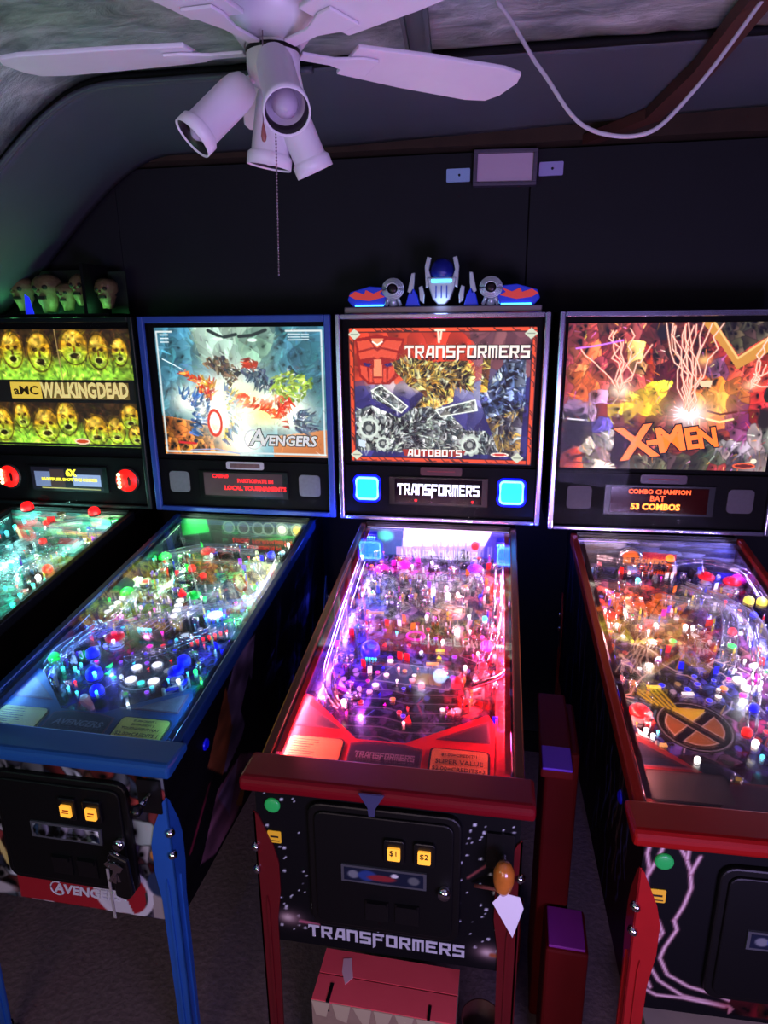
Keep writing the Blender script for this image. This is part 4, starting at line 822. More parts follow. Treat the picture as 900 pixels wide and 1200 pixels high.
def coin_door(m, root, cfg):
    x0, x1, z0, z1 = cfg['door']
    cx, cz = (x0+x1)/2, (z0+z1)/2; w, h = x1-x0, z1-z0
    fy = lambda y: (lambda a, c, d: (cx+a, y-d, cz+c))
    db = MB(); db.prism(rrect(w, h, .028), 0, .014, fn=fy(0)); dr = db.build('coin_door', mat('door_black', (11, 10, 10), .42, noise=.3, nscale=80, spec=.3), root, bevel=.004)
    MB().prism(rrect(w-.03, h-.03, .02), 0, .006, fn=fy(-.014)).build('door_panel', mat('door_black2', (8, 8, 9), .45, spec=.25), dr, bevel=.003)
    for bx in (cfg['coin']):
        hb = MB(); hb.prism(rrect(.044, .056, .006), 0, .010, fn=lambda a, c, d: (bx+a, -.019-d, .802+c)); ho = hb.build('coin_slot', BLACK(), dr, bevel=.002)
        bb = MB().prism(rrect(.026, .030, .003), 0, .005, fn=lambda a, c, d: (bx+a, -.029-d, .800+c)).build('lit_button', mat('coin_lamp', (255, 190, 60), .4, emit=.9, ecol=(255, 175, 50)), ho)
        if m == 3: text('lettering', '$1' if bx < .05 else '$2', .018, mat('ink_black', (30, 20, 5), .6), bb, (bx, -.0345, .804))
        else: MB().box(bx-.008, bx+.008, -.0348, -.0338, .796, .798).box(bx-.006, bx+.009, -.0348, -.0338, .802, .805).build('print_lines', mat('ink_red', (190, 60, 20), .6), bb)
    sx0, sx1, sz = cfg['window']
    MB().box(sx0-.006, sx1+.006, -.024, -.019, sz-.021, sz+.021).build('sticker_frame', mat('frame_grey', (70, 72, 76), .4), dr)
    c = Cv(sx0, sx1, sz-.016, sz+.016, 60, 14, (22, 28, 46)); c.ell(sx0+.02, sz, .012, .010, (110, 115, 120)); c.ell(sx0+.05, sz, .02, .013, (40, 60, 120)); c.ell(sx0+.08, sz-.003, .03, .008, (130, 40, 45)); c.ell(sx1-.06, sz+.007, .008, .005, (210, 210, 210)); c.ell(sx1-.02, sz, .012, .010, (90, 95, 95))
    if m == 2: c.facets(24, 3, .5, .5, pal=[(190, 195, 205), (120, 125, 140), (60, 80, 60), (210, 210, 215), (40, 50, 70)])
    c.obj('window_sticker', lambda X, Z: (X, X*0-.0245, Z), mat('print_soft', attr=True, rough=.4), dr, .001, (0, 1, 0))
    lx, lz = cfg['lock']
    lk = MB().cyl((lx, -.018, lz), (lx, -.034, lz), .014, .012, 16).build('lock', CHROME(), dr)
    for rx in (cx-.012, cx+.052):
        rb = MB(); rb.box(rx-.026, rx+.024, -.024, -.019, .615, .665); rb.box(rx-.022, rx+.020, -.030, -.024, .655, .665); rb.build('coin_return', BLACK(), dr)

def legs_and_cab(m, root, cfg):
    cab = mat('cab_%d' % m, cfg['cab'], .5)
    hw = .275
    top = lambda y: gz(y)-.006
    b = MB()
    for x0, x1 in ((-hw, -.258), (.258, hw)):
        b.prism([(0.0, .4987), (1.33, .4987), (1.33, 1.125), (1.2, 1.112), (.0, top(0))], x0, x1, fn=lambda y, z, x: (x, y, z))
    b.box(-.258, .258, 0, .018, .4987, .905); b.box(-.258, .258, 1.312, 1.33, .4987, 1.125); b.box(-.258, .258, 0.02, 1.31, .5, .512)
    b.box(-.258, .258, 1.19, 1.33, 1.105, 1.125)
    b.build('cabinet', cab, root)
    # inner side walls
    for s in (-1, 1):
        b = MB(); b.prism([(.08, pz(.08)), (1.18, pz(1.18)), (1.18, gz(1.18)-.008), (.08, gz(.08)-.008)], 0, .0012, fn=lambda y, z, w: (s*.2575-s*w, y, z))
        b.build('inner_side', mat('inner_%d' % m, cfg['inner'], .18, .3, noise=.5, nscale=18), root)
    # lips added along both inner sides to hide the playfield fill lamps
    for s in (-1, 1):
        b = MB(); xa, xb = sorted((s*.2565, s*.243))
        b.prism([(.09, gz(.09)-.0062), (1.17, gz(1.17)-.0062), (1.17, gz(1.17)-.0045), (.09, gz(.09)-.0045)], xa, xb, fn=lambda y, z, x: (x, y, z))
        b.build('fill_lamp_lip', mat('lip_%d' % m, cfg['lane'], .4), root)
    # side rails
    for s in (-1, 1):
        b = MB(); xa, xb = sorted((s*.262, s*.284))
        b.prism([(.05, gz(.05)-.03), (1.2, gz(1.2)-.03), (1.2, gz(1.2)+.005), (.05, gz(.05)+.005)], xa, xb, fn=lambda y, z, x: (x, y, z))
        b.build('side_rail', mat('rail_%d' % m, cfg['rail'], cfg.get('rr', .25), cfg.get('rm', .6), noise=.2, nscale=12), root, bevel=.004)
    # front moulding
    b = MB(); b.prism([(-.022, .905), (-.024, .928), (-.014, .938), (.072, gz(.072)+.007), (.072, gz(.072)-.012), (.0, .905)], -.302, .302, fn=lambda y, z, x: (x, y, z))
    b.build('lockdown_bar', mat('bar_%d' % m, cfg['bar'], .45, 0, noise=.06, nscale=8, spec=.2), root, bevel=.008)
    MB().box(-.262, .262, .002, .07, .885, .905).build('bar_receiver', BLACK(), root)
    MB().prism([(-.262, .0725), (.262, .0725), (.262, 1.2), (-.262, 1.2)], -.003, .001, fn=lambda x, y, z: (x, y, gz(y)+z)).build('playfield_glass', glass_mat('glass', refl=.55), root)
    MB().box(-.262, .262, 1.196, 1.204, gz(1.2)-.004, gz(1.2)+.008).build('glass_channel', BLACK(), root)
    for x in (-hw, hw):
        for y in (0, 1.33): leg(root, x, y, cfg['leg'])
    # flipper buttons on the cabinet sides
    for s in (-1, 1):
        MB().lathe([(.015, 0), (.015, .004), (.010, .007), (.008, .005)], 16, None, Matrix.Translation((s*hw, .20, .838))@Matrix.Rotation(s*math.pi/2, 4, 'Y')).build('flipper_button', plast(cfg['fb']), root)

def backbox(m, root, cfg):
    H = .364; z0, z1 = 1.137, 1.869
    bx = MB(); bx.box(-H+.002, H-.002, 1.232, 1.46, z0, z1)
    bx.box(-H+.002, -H+.02, 1.205, 1.232, z0, z1).box(H-.02, H-.002, 1.205, 1.232, z0, z1).box(-H+.02, H-.02, 1.205, 1.232, z1-.016, z1).box(-H+.02, H-.02, 1.205, 1.232, z0, z0+.014)
    bk = bx.build('backbox', BLACKM(), root)
    MB().box(-.25, .25, 1.22, 1.45, 1.1255, 1.137).build('backbox_hinge', BLACKM(), root)
    fm = mat('frame_%d' % m, cfg['frame'], cfg.get('fr', .2), cfg.get('fm', .9), noise=.2, nscale=20); fw = cfg.get('fw', .018)
    for nm, q in (('frame_side', (-H, -H+fw, z0, z1)), ('frame_side', (H-fw, H, z0, z1)), ('frame_top', (-H+fw, H-fw, z1-fw, z1)), ('frame_bottom', (-H+fw, H-fw, z0, z0+fw*.8))):
        MB().box(q[0], q[1], 1.196, 1.212, q[2], q[3]).build(nm, fm, root, bevel=.004)
    cv, (tx0, tx1, tz0, tz1) = cfg['art'](m), cfg.get('tl', (-.325, .325, 1.352, 1.826))
    sc = cv.b
    tl = cv.obj('backlit_panel', lambda X, Y: (tx0+(X-sc[0])/(sc[1]-sc[0])*(tx1-tx0), X*0+1.226, tz1-(Y-sc[2])/(sc[3]-sc[2])*(tz1-tz0)), mat('backlit_%d' % m, attr=True, rough=.6, emit=cfg['glow'], sample=True), root, .005, (0, 1, 0))
    cfg['letters'](tl, lambda px, py: ((tx0+(px-sc[0])/(sc[1]-sc[0])*(tx1-tx0)), 1.2245, (tz1-(py-sc[2])/(sc[3]-sc[2])*(tz1-tz0))))
    MB().box(-.343, .343, 1.2, 1.205, z0+.016, z1-.018).build('front_glass', glass_mat('glass_front', refl=.04), root)
    sp = MB().box(-.343, .343, 1.216, 1.232, 1.153, 1.338).build('speaker_panel', mat('panel_%d' % m, cfg.get('panel', (9, 9, 12)), .65, spec=.12), root)
    for x in (-.262, .262):
        mk = cfg['spk']
        if mk == 'round':
            o = MB().lathe([(.052, 0), (.052, .006), (.046, .008)], 28, None, Matrix.Translation((x, 1.216, 1.25))@Matrix.Rotation(math.pi/2, 4, 'X')).build('speaker', mat('grille_rim', (70, 65, 65), .3, .5), sp)
            MB().lathe([(.045, 0), (.044, .004), (.0005, .005)], 28, None, Matrix.Translation((x, 1.209, 1.25))@Matrix.Rotation(math.pi/2, 4, 'X')).build('lit_grille', mat('glow_red_grille', (255, 25, 20), .4, emit=1.3, sample=True), o)
            b = MB()
            for k in range(4): b.ball((x-.030, 1.203, 1.225+.016*k), .0075, n=8)
            b.build('led_strip', glow('cr', 4.), o)
            MB().prism([(-.004, -.02), (.006, -.018), (.008, .002), (.002, .02), (-.006, .012)], 0, .001, fn=lambda a, c, d: (x+.012+a, 1.2035-d, 1.25+c)).build('emblem', mat('deep_red', (90, 5, 5), .5), o)
        else:
            s = .082
            o = MB().prism(rrect(s, s, .014), 0, .004, fn=lambda a, c, d: (x+a, 1.216-d, 1.252+c)).build('speaker', mat('speaker_%d' % m, mk[0], .6, emit=mk[1], ecol=mk[2], noise=0, sample=True) if mk[1] else mat('speaker_%d' % m, mk[0], .6, noise=.2, nscale=90), sp)
            if mk[1]:
                rb = MB(); R2_ = rrect(s*1.16, s*1.16, .02); rb.tube([(x+a, 1.213, 1.252+c) for a, c in R2_+[R2_[0]]], .005, 6); rb.build('halo_ring', mat('ring_blue', (6, 16, 255), .4, emit=2.5), o)  # glowing ring added in place of the blue halo cast on the panel
                rg = MB(); R = rrect(s*.96, s*.96, .013); rg.tube([(x+a, 1.211, 1.252+c) for a, c in R+[R[0]]], .004, 6); rg.build('led_ring', mat('ring_cyan', (120, 235, 255), .4, emit=3.), o)
    dp = MB().box(-.178, .178, 1.209, 1.216, 1.196, 1.300).build('display_bezel', mat('bezel', (8, 8, 9), .3), sp)
    cfg['display'](dp)
    if cfg.get('badge'): 
        bo = MB().prism(rrect(.15, .030, .008), 0, .004, fn=lambda a, c, d: (.0+a+.01, 1.216-d, 1.322+c)).build('badge', mat('badge_%d' % m, cfg['badge'], .35), sp)
        if m == 2: MB().prism(rrect(.12, .016, .004), 0, .001, fn=lambda a, c, d: (.01+a, 1.212-d, 1.322+c)).build('badge_centre', mat('badge_c', (120, 90, 90), .5, noise=.6, nscale=60), bo)
        else: MB().box(-.04, .06, 1.2112, 1.2122, 1.320, 1.324).build('print_lines', mat('badge_ink', (120, 30, 40), .5), bo)
# ------------------------------------------------------------------ backlit art (generic pictures in the colours of the photo)
def heads(cv, spots, seed):
    for i, (x, y, rx, ry) in enumerate(spots):
        cv.ell(x, y, rx, ry, (205, 150, 30), .35); cv.ell(x, y+ry*.55, rx*.95, ry*.6, (170, 215, 50), .8, .9); cv.ell(x-rx*.2, y-ry*.5, rx*.5, ry*.3, (245, 205, 80), .9, .8)
        for s in (-1, 1): cv.ell(x+s*rx*.35, y-ry*.12, rx*.2, ry*.12, (70, 40, 8), .4)
        cv.ell(x, y+ry*.15, rx*.1, ry*.2, (110, 75, 10), .5); cv.ell(x, y+ry*.5, rx*.35, ry*.15, (40, 30, 5), .4); cv.ring(x, y+ry*.5, rx*.4, ry*.2, 4, (230, 240, 120), .8)
        cv.ring(x, y, rx, ry, 5, (60, 45, 10), .8)
def art1(m):
    cv = Cv(-110, 620, 325, 835, 270, 190, (14, 12, 10))
    for y0, y1 in ((325, 540), (640, 830)):
        cv.poly([(-110, y0), (620, y0), (620, y1), (-110, y1)], (52, 34, 16)); cv.ell(250, y1-20, 420, 60, (150, 215, 60), .9)
    heads(cv, [(70, 410, 50, 80), (195, 420, 55, 85), (355, 400, 62, 75), (460, 420, 45, 75), (555, 420, 36, 60), (-40, 420, 55, 80), (70, 700, 40, 55), (180, 740, 60, 75), (280, 710, 48, 75), (410, 760, 55, 65), (500, 760, 40, 60), (570, 700, 42, 55), (-30, 740, 50, 75), (590, 780, 36, 45)], 1)
    msk = (cv.Y < 540) | (cv.Y > 640)
    cv.strokes(1500, 18, 6, 12, .7, mask=msk, a=.6); nn = cv.noise(14, 3); cv.A[msk] *= (.6+.8*nn)[msk][:, None]
    for y0, y1 in ((540, 640),): cv.poly([(-110, y0), (620, y0), (620, y1), (-110, y1)], (8, 7, 6))
    cv.line([(275, 325), (285, 540)], 4, (180, 150, 90)); cv.poly([(-110, 822), (620, 822), (620, 835), (-110, 835)], (10, 8, 6))
    cv.ell(337, 812, 36, 14, (255, 225, 190), .1); cv.ell(337, 812, 28, 8, (205, 70, 30), .1)
    return cv
def art2(m):
    cv = Cv(20, 875, 55, 705, 300, 230, (70, 120, 135))
    cv.poly([(20, 55), (180, 55), (210, 300), (20, 420)], (60, 115, 135)); cv.poly([(640, 55), (875, 55), (875, 420), (700, 330)], (55, 105, 120))
    cv.poly([(210, 55), (640, 55), (600, 240), (440, 330), (260, 240)], (150, 175, 160)); cv.ell(540, 150, 90, 100, (120, 160, 140), .9)
    cv.facets(120, 4, .3, .2, a=.6); 
    cv.strokes(500, 40, 12, 77, .35, a=.6)
    # two dark brush bands across the pale top, abstract
    cv.line([(300, 70), (370, 105), (440, 90)], 16, (35, 45, 45)); cv.line([(455, 100), (520, 95), (590, 70)], 16, (35, 45, 45)); cv.ell(350, 112, 26, 9, (200, 220, 205), .3); cv.ell(520, 118, 26, 9, (200, 225, 210), .3)
    cv.poly([(20, 500), (400, 560), (420, 705), (20, 705)], (200, 110, 40)); cv.poly([(600, 600), (875, 560), (875, 705), (600, 705)], (175, 100, 50)); cv.facets(60, 9, .45, .4, mask=cv.mask([(20, 500), (330, 560), (330, 690), (20, 705)]))
    for x, y, rx, ry in ((420, 420, 190, 150), (330, 460, 110, 160), (700, 480, 110, 110), (440, 640, 110, 90), (170, 420, 80, 70), (580, 470, 120, 60)): cv.glow(x, y, rx, ry, (255, 255, 235), 1.)
    cv.glow(420, 400, 120, 60, (255, 240, 150), .7); cv.glow(560, 490, 80, 50, (250, 235, 120), .8)
    def blob(pts, pal, seed, n=16): cv.strokes(n*5, 34, 15, seed, .3, cv.mask(pts), pal, .85, seed); cv.strokes(n*3, 18, 6, seed+9, .5, cv.mask(pts), pal+[(250, 245, 215)], .8, seed)
    # dark and bright swirls standing in for the crowd of figures
    blob([(150, 255), (210, 300), (300, 330), (320, 380), (280, 420), (235, 380), (225, 330), (150, 285)], [(150, 35, 30), (190, 60, 35), (220, 160, 60)], 1, 14)
    blob([(100, 385), (175, 365), (285, 420), (275, 520), (220, 545), (200, 600), (160, 590), (175, 500), (210, 470), (170, 430)], [(40, 75, 125), (60, 100, 160), (35, 55, 90), (190, 200, 210)], 2, 18)
    blob([(250, 205), (370, 195), (430, 240), (435, 310), (390, 350), (350, 270), (260, 235)], [(70, 60, 50), (110, 90, 70), (45, 45, 55)], 3, 14)
    blob([(440, 260), (520, 235), (580, 265), (600, 320), (700, 245), (740, 250), (690, 285), (590, 380), (540, 350), (500, 300)], [(60, 75, 90), (45, 55, 70), (90, 105, 115)], 4, 16)
    blob([(475, 225), (510, 200), (545, 225), (525, 260), (490, 262)], [(165, 60, 35), (140, 45, 30)], 5, 4)
    blob([(600, 370), (640, 290), (720, 265), (815, 300), (810, 350), (740, 420), (660, 420)], [(130, 155, 50), (165, 190, 80), (95, 120, 35)], 6, 22)
    blob([(420, 370), (520, 405), (620, 390), (700, 380), (690, 440), (680, 500), (685, 575), (640, 520), (560, 460), (420, 440)], [(205, 60, 25), (225, 90, 40), (180, 40, 20)], 7, 16)
    blob([(350, 360), (390, 360), (440, 450), (420, 540), (350, 640), (330, 620), (380, 520)], [(90, 110, 130), (150, 170, 185), (210, 180, 90)], 8, 16)
    blob([(700, 500), (750, 460), (800, 470), (810, 580), (700, 575)], [(70, 85, 100), (50, 60, 75), (110, 125, 140)], 9, 12)
    for x, y, rx, ry in ((430, 480, 60, 70), (330, 400, 30, 50), (590, 400, 50, 30), (240, 470, 26, 40)): cv.glow(x, y, rx, ry, (255, 250, 225), .75)
    cv.ring(300, 535, 34, 62, 12, (200, 60, 45)); cv.ring(300, 535, 22, 48, 8, (245, 235, 220))
    cv.line([(50, 210), (110, 240), (150, 262)], 5, (225, 245, 255))
    for a, bb in (((30, 80), (30, 690)), ((30, 690), (865, 690)), ((862, 80), (862, 690)), ((30, 75), (110, 75)), ((690, 75), (862, 75))): cv.line([a, bb], 9, (190, 200, 200))
    for k in range(3): cv.line([(50, 90+18*k), (90, 90+18*k)], 6, (200, 215, 220)); cv.line([(700, 90+14*k), (800, 92+12*k)], 5, (190, 205, 210))
    cv.line([(100, 640), (190, 645)], 12, (190, 35, 40)); cv.ell(190, 632, 12, 10, (40, 40, 60)); cv.line([(160, 680), (300, 672), (420, 695)], 5, (150, 160, 200))
    cv.strokes(260, 22, 5, 78, .4, a=.5); cv.A = np.clip(cv.A*1.08, 0, 255)
    return cv
def art3(m):
    cv = Cv(65, 830, 325, 880, 300, 220, (60, 55, 110))
    cv.poly([(65, 325), (830, 325), (830, 520), (400, 560), (65, 560)], (190, 55, 30)); cv.poly([(560, 325), (830, 325), (830, 560), (600, 560)], (120, 70, 80)); cv.poly([(65, 560), (830, 520), (830, 880), (65, 880)], (45, 42, 105))
    cv.glow(330, 560, 180, 26, (255, 225, 190), .9); cv.glow(600, 590, 90, 60, (190, 190, 235), .8); cv.facets(110, 2, .3, .25, a=.6)
    # shield emblem upper left
    E = (140, 26, 18); F = (205, 72, 48); G = (240, 130, 90)
    cv.poly([(92, 368), (185, 352), (298, 368), (270, 520), (235, 552), (145, 552), (108, 520)], E)
    cv.poly([(100, 378), (150, 372), (172, 400), (108, 415)], F); cv.poly([(290, 378), (222, 372), (200, 400), (272, 415)], F)
    cv.poly([(160, 368), (212, 368), (200, 392), (186, 404), (172, 392)], G); cv.poly([(106, 424), (170, 408), (186, 418), (202, 408), (270, 424), (262, 450), (200, 440), (186, 450), (172, 440), (112, 450)], F)
    cv.poly([(112, 474), (140, 482), (146, 540), (116, 512)], F); cv.poly([(264, 474), (232, 482), (228, 540), (256, 512)], F); cv.poly([(172, 450), (202, 450), (206, 520), (168, 520)], G); cv.poly([(150, 486), (164, 490), (164, 542), (152, 545)], F); cv.poly([(222, 486), (210, 490), (210, 542), (222, 545)], F)
    cv.poly([(124, 462), (162, 468), (150, 482), (128, 474)], (45, 30, 90)); cv.poly([(250, 462), (212, 468), (224, 482), (248, 474)], (45, 30, 90)); cv.poly([(166, 526), (208, 526), (200, 548), (172, 548)], F)
    cv.line([(166, 380), (186, 392), (206, 380)], 6, (255, 245, 230))
    def mech(pts, pal, seed, n): 
        mk = cv.mask(pts); cv.facets(int(n*1.2), seed, .4, .5, mask=mk, pal=pal); cv.strokes(int(n*2.2), 20, 5, seed+50, .3, mk, pal[:3]+pal[-1:], .85, seed); 
    Gd = [(235, 190, 80), (190, 135, 40), (250, 220, 130), (150, 105, 35), (255, 240, 180), (90, 55, 25)]; Sv = [(190, 200, 190), (140, 150, 148), (230, 240, 230), (95, 105, 105), (60, 66, 72)]; Bl = [(120, 140, 190), (70, 85, 140), (180, 195, 220), (60, 70, 120)]
    mech([(250, 460), (300, 440), (420, 460), (560, 455), (590, 520), (580, 580), (510, 560), (500, 620), (430, 650), (330, 660), (380, 590), (320, 560), (260, 500)], Gd, 3, 110)
    mech([(620, 440), (650, 440), (645, 540), (700, 470), (790, 450), (795, 640), (740, 700), (640, 690), (610, 610)], Bl, 4, 50); mech([(620, 440), (652, 440), (640, 580), (612, 580)], Gd, 14, 8)
    mech([(90, 660), (160, 640), (280, 690), (330, 650), (400, 640), (500, 680), (560, 740), (640, 740), (700, 800), (690, 840), (90, 830)], Sv, 5, 190)
    mech([(155, 575), (200, 550), (310, 640), (280, 670), (165, 610)], Sv, 6, 18); mech([(430, 650), (590, 610), (600, 655), (450, 680)], Sv, 7, 14); mech([(640, 690), (790, 640), (780, 850), (700, 840)], [(190, 150, 70), (90, 80, 60), (60, 60, 70), (150, 150, 150)], 8, 40)
    mech([(700, 450), (790, 450), (790, 560), (715, 560)], [(150, 165, 200), (90, 105, 150), (50, 55, 80)], 9, 14)
    for x, y, r in ((145, 735, 46), (575, 800, 40), (205, 800, 30)):
        for k in range(9): a = k/9*6.28; cv.ell(x+r*.95*math.cos(a), y+r*.95*math.sin(a), r*.25, r*.25, (170, 180, 172), .2)
        cv.ring(x, y, r*.8, r*.8, r*.25, (195, 205, 195)); cv.ell(x, y, r*.5, r*.5, (60, 65, 65), .1); cv.ell(x, y, r*.3, r*.3, (150, 155, 150), .1)
    for p in ([(158, 578), (200, 555), (312, 642), (285, 668)], [(430, 655), (592, 612), (602, 655), (452, 682)]): cv.line(p+[p[0]], 5, (235, 240, 230))
    # border
    for a, bb in (((72, 332), (824, 332)), ((72, 868), (824, 868)), ((76, 332), (76, 870)), ((820, 332), (820, 870))):
        cv.line([a, bb], 22, (25, 15, 15)); cv.line([a, bb], 15, (215, 70, 35))
    r = random.Random(4)
    for k in range(36):
        x = r.uniform(90, 800); y = r.choice((332, 868)); cv.line([(x, y-5), (x+12, y+5), (x+30, y+4)], 3, (40, 20, 15))
        y = r.uniform(350, 850); x = r.choice((76, 820)); cv.line([(x-5, y), (x+5, y+12), (x+4, y+26)], 3, (40, 20, 15))
    for x, y in ((90, 350), (805, 350), (90, 850), (772, 850)): cv.poly([(x-26, y), (x, y-22), (x+26, y), (x, y+22)], (190, 195, 175)); cv.line([(x-14, y), (x+14, y)], 3, (90, 95, 85))
    cv.poly([(290, 822), (560, 822), (545, 852), (300, 852)], (150, 40, 25)); cv.line([(425, 335), (462, 335)], 9, (225, 215, 190)); cv.line([(436, 335), (440, 382)], 9, (225, 215, 190)); cv.line([(450, 335), (446, 370)], 7, (225, 215, 190))
    cv.ell(700, 838, 38, 9, (240, 225, 210), .1); cv.ell(700, 838, 30, 5, (190, 50, 40), .1); cv.poly([(100, 785), (130, 790), (126, 820), (98, 812)], (190, 205, 225))
    return cv
def art4(m):
    cv = Cv(85, 900, 95, 665, 300, 215, (95, 35, 30))
    P = cv.poly
    P([(85, 95), (420, 95), (470, 300), (300, 420), (85, 460)], (120, 45, 45)); P([(420, 95), (640, 95), (640, 300), (500, 420)], (70, 25, 25))
    P([(85, 480), (300, 460), (420, 660), (85, 665)], (25, 18, 25)); P([(85, 640), (210, 530), (215, 665), (85, 665)], (200, 60, 30)); P([(200, 500), (330, 600), (240, 665), (205, 665)], (150, 130, 120)); P([(300, 620), (540, 600), (640, 665), (290, 665)], (70, 60, 55)); P([(540, 600), (700, 590), (760, 665), (560, 665)], (60, 55, 45))
    P([(640, 95), (900, 95), (900, 330), (760, 350), (640, 250)], (150, 45, 35)); P([(600, 270), (660, 270), (740, 330), (860, 330), (840, 560), (700, 520), (610, 420)], (190, 85, 35)); P([(640, 340), (760, 360), (770, 480), (660, 490)], (225, 130, 50))
    P([(600, 270), (680, 250), (760, 330), (700, 330)], (120, 60, 110)); P([(755, 380), (800, 360), (800, 560), (750, 540)], (110, 45, 90)); P([(800, 360), (900, 340), (900, 540), (800, 520)], (175, 40, 35)); P([(860, 400), (900, 370), (900, 470)], (40, 35, 30)); P([(700, 560), (900, 500), (900, 665), (790, 665)], (120, 110, 110)); P([(760, 580), (900, 560), (900, 665), (860, 640)], (150, 145, 150))
    P([(110, 300), (200, 260), (230, 360), (120, 400)], (215, 95, 40)); P([(330, 200), (380, 140), (440, 200), (440, 300), (350, 320)], (175, 45, 30)); P([(340, 220), (400, 215), (410, 290), (360, 290)], (205, 140, 80))
    P([(330, 370), (480, 340), (500, 400), (460, 480), (360, 470), (230, 460), (240, 430), (340, 430)], (235, 170, 40)); P([(380, 320), (470, 310), (490, 350), (390, 370)], (170, 110, 130)); P([(100, 400), (240, 350), (220, 470), (100, 470)], (120, 90, 120)); P([(200, 480), (300, 480), (320, 560), (230, 520)], (70, 60, 130)); P([(130, 210), (240, 190), (260, 250), (130, 280)], (190, 90, 60))
    cv.facets(200, 21, .4, .4); cv.strokes(900, 30, 8, 60, .5, a=.7); cv.strokes(350, 24, 4, 61, .9, pal=[(255, 150, 60), (230, 70, 40), (60, 15, 25), (250, 210, 120), (140, 70, 130), (20, 10, 15)], a=.7); cv.A = np.clip(cv.A*1.2+4, 0, 255)
    cv.glow(420, 400, 90, 60, (255, 190, 60), .6); cv.glow(700, 400, 70, 80, (255, 170, 70), .6); cv.glow(180, 320, 60, 60, (240, 110, 60), .5)
    # the gold chevron
    P([(590, 95), (640, 95), (738, 225), (870, 130), (900, 130), (900, 175), (740, 270), (690, 205)], (190, 130, 55)); P([(640, 95), (860, 95), (860, 130), (738, 215)], (85, 72, 58)); cv.facets(24, 5, .4, .4, mask=cv.mask([(640, 95), (860, 95), (860, 130), (738, 215)]))
    cv.line([(636, 98), (738, 228), (880, 125)], 8, (225, 180, 110)); P([(600, 315), (655, 312), (650, 338), (615, 335)], (235, 190, 150)); cv.line([(650, 430), (700, 442), (760, 432)], 8, (90, 35, 20)); cv.line([(650, 460), (700, 472), (750, 460)], 8, (250, 215, 140))
    for x, y, rx, ry, c in ((460, 130, 40, 30, (25, 20, 30)), (530, 240, 30, 30, (22, 18, 25)), (130, 520, 40, 60, (15, 12, 18)), (870, 460, 30, 40, (30, 22, 20))): cv.ell(x, y, rx, ry, c, .5)
    cv.glow(580, 440, 75, 55, (255, 235, 235), 1.1); cv.glow(305, 350, 45, 35, (255, 225, 200), 1.); cv.glow(800, 330, 30, 18, (255, 200, 150), .9); cv.glow(615, 235, 28, 20, (255, 190, 110), .9)
    r = random.Random(8)
    for k in range(26):
        x, y = (r.choice((580, 560, 600)), 430) if k < 13 else ((300, 350) if k < 21 else (800, 330)); tx, ty = (r.uniform(440, 680), 100) if k < 13 else ((r.uniform(110, 420), r.uniform(100, 260)) if k < 21 else (r.uniform(840, 900), r.uniform(110, 380)))
        pts = [(x+(tx-x)*q/7+r.uniform(-22, 22)*(0 < q < 7), y+(ty-y)*q/7+r.uniform(-12, 12)) for q in range(8)]
        cv.line(pts, 9, (255, 110, 80), .45); cv.line(pts, 3.6, (255, 225, 205), .95)
    for k in range(14):
        a = r.uniform(0, 6.3); cv.line([(580, 440), (580+r.uniform(30, 80)*math.cos(a), 440+r.uniform(20, 50)*math.sin(a))], 3, (255, 240, 250))
    cv.line([(120, 190), (200, 180), (300, 160)], 6, (210, 120, 255)); cv.line([(105, 465), (170, 470)], 6, (230, 225, 230)); cv.line([(115, 640), (190, 645)], 6, (90, 20, 15)); cv.line([(120, 625), (180, 610)], 12, (70, 20, 15))
    cv.ell(815, 645, 44, 12, (235, 90, 50), .1); cv.ell(815, 645, 36, 7, (90, 25, 20), .1); cv.ell(850, 625, 12, 10, (225, 215, 190), .1)
    return cv
def letters1(tl, f):
    y = mat('gold_box', (225, 190, 70), .5, emit=.75); d = mat('box_ink', (70, 50, 15), .6)
    p, q = f(38, 550), f(180, 622)
    o = MB().box(p[0], q[0], p[1]-.001, p[1], q[2], p[2]).build('name_box', y, tl)
    c = f(109, 588); text('lettering', 'aMC', .046, d, o, (c[0], c[1]-.0012, c[2]), off=.001, sx=1.25)
    w = mat('cream_letters', (225, 205, 130), .5, emit=.75)
    p, q = f(186, 552), f(578, 624)
    for a, bb, s in ((186, 428, 'WALKING'), (434, 578, 'DEAD')):
        p, q = f(a, 552), f(bb, 624); o = MB().box(p[0], q[0], p[1]-.0008, p[1], q[2], p[2]).build('letter_strip', mat('letter_shadow', (125, 105, 50), .6, emit=.4), tl)
        c = f((a+bb)/2, 588); text('lettering', s, .078, w, o, (c[0], c[1]-.0012, c[2]), off=.003, sx=(q[0]-p[0])/(.0535*len(s)) if s == 'DEAD' else (q[0]-p[0])/(.0495*len(s)))
def letters2(tl, f):
    sh = mat('letters_dark', (40, 42, 46), .5, emit=.05); sv = mat('letters_silver', (205, 210, 200), .4, emit=.75)
    c = f(660, 622)
    for m_, dy, o_ in ((sh, 0, .0045), (sv, -.0012, .0016)):
        text('lettering', 'VENGERS', .052, m_, tl, (c[0]+.012, c[1]+dy, c[2]-.001), off=o_, sx=1.0, shear=.15)
        a = f(505, 610); text('lettering', 'A', .088, m_, tl, (a[0]+.008, a[1]+dy, a[2]), off=o_, shear=.2)
    a = f(500, 618); b = MB(); b.tube([(a[0]+.036*math.cos(t), a[1]-.001, a[2]+.036*math.sin(t)) for t in [i*.2+1.2 for i in range(24)]], .0028, 6); b.build('emblem_ring', sv, tl)
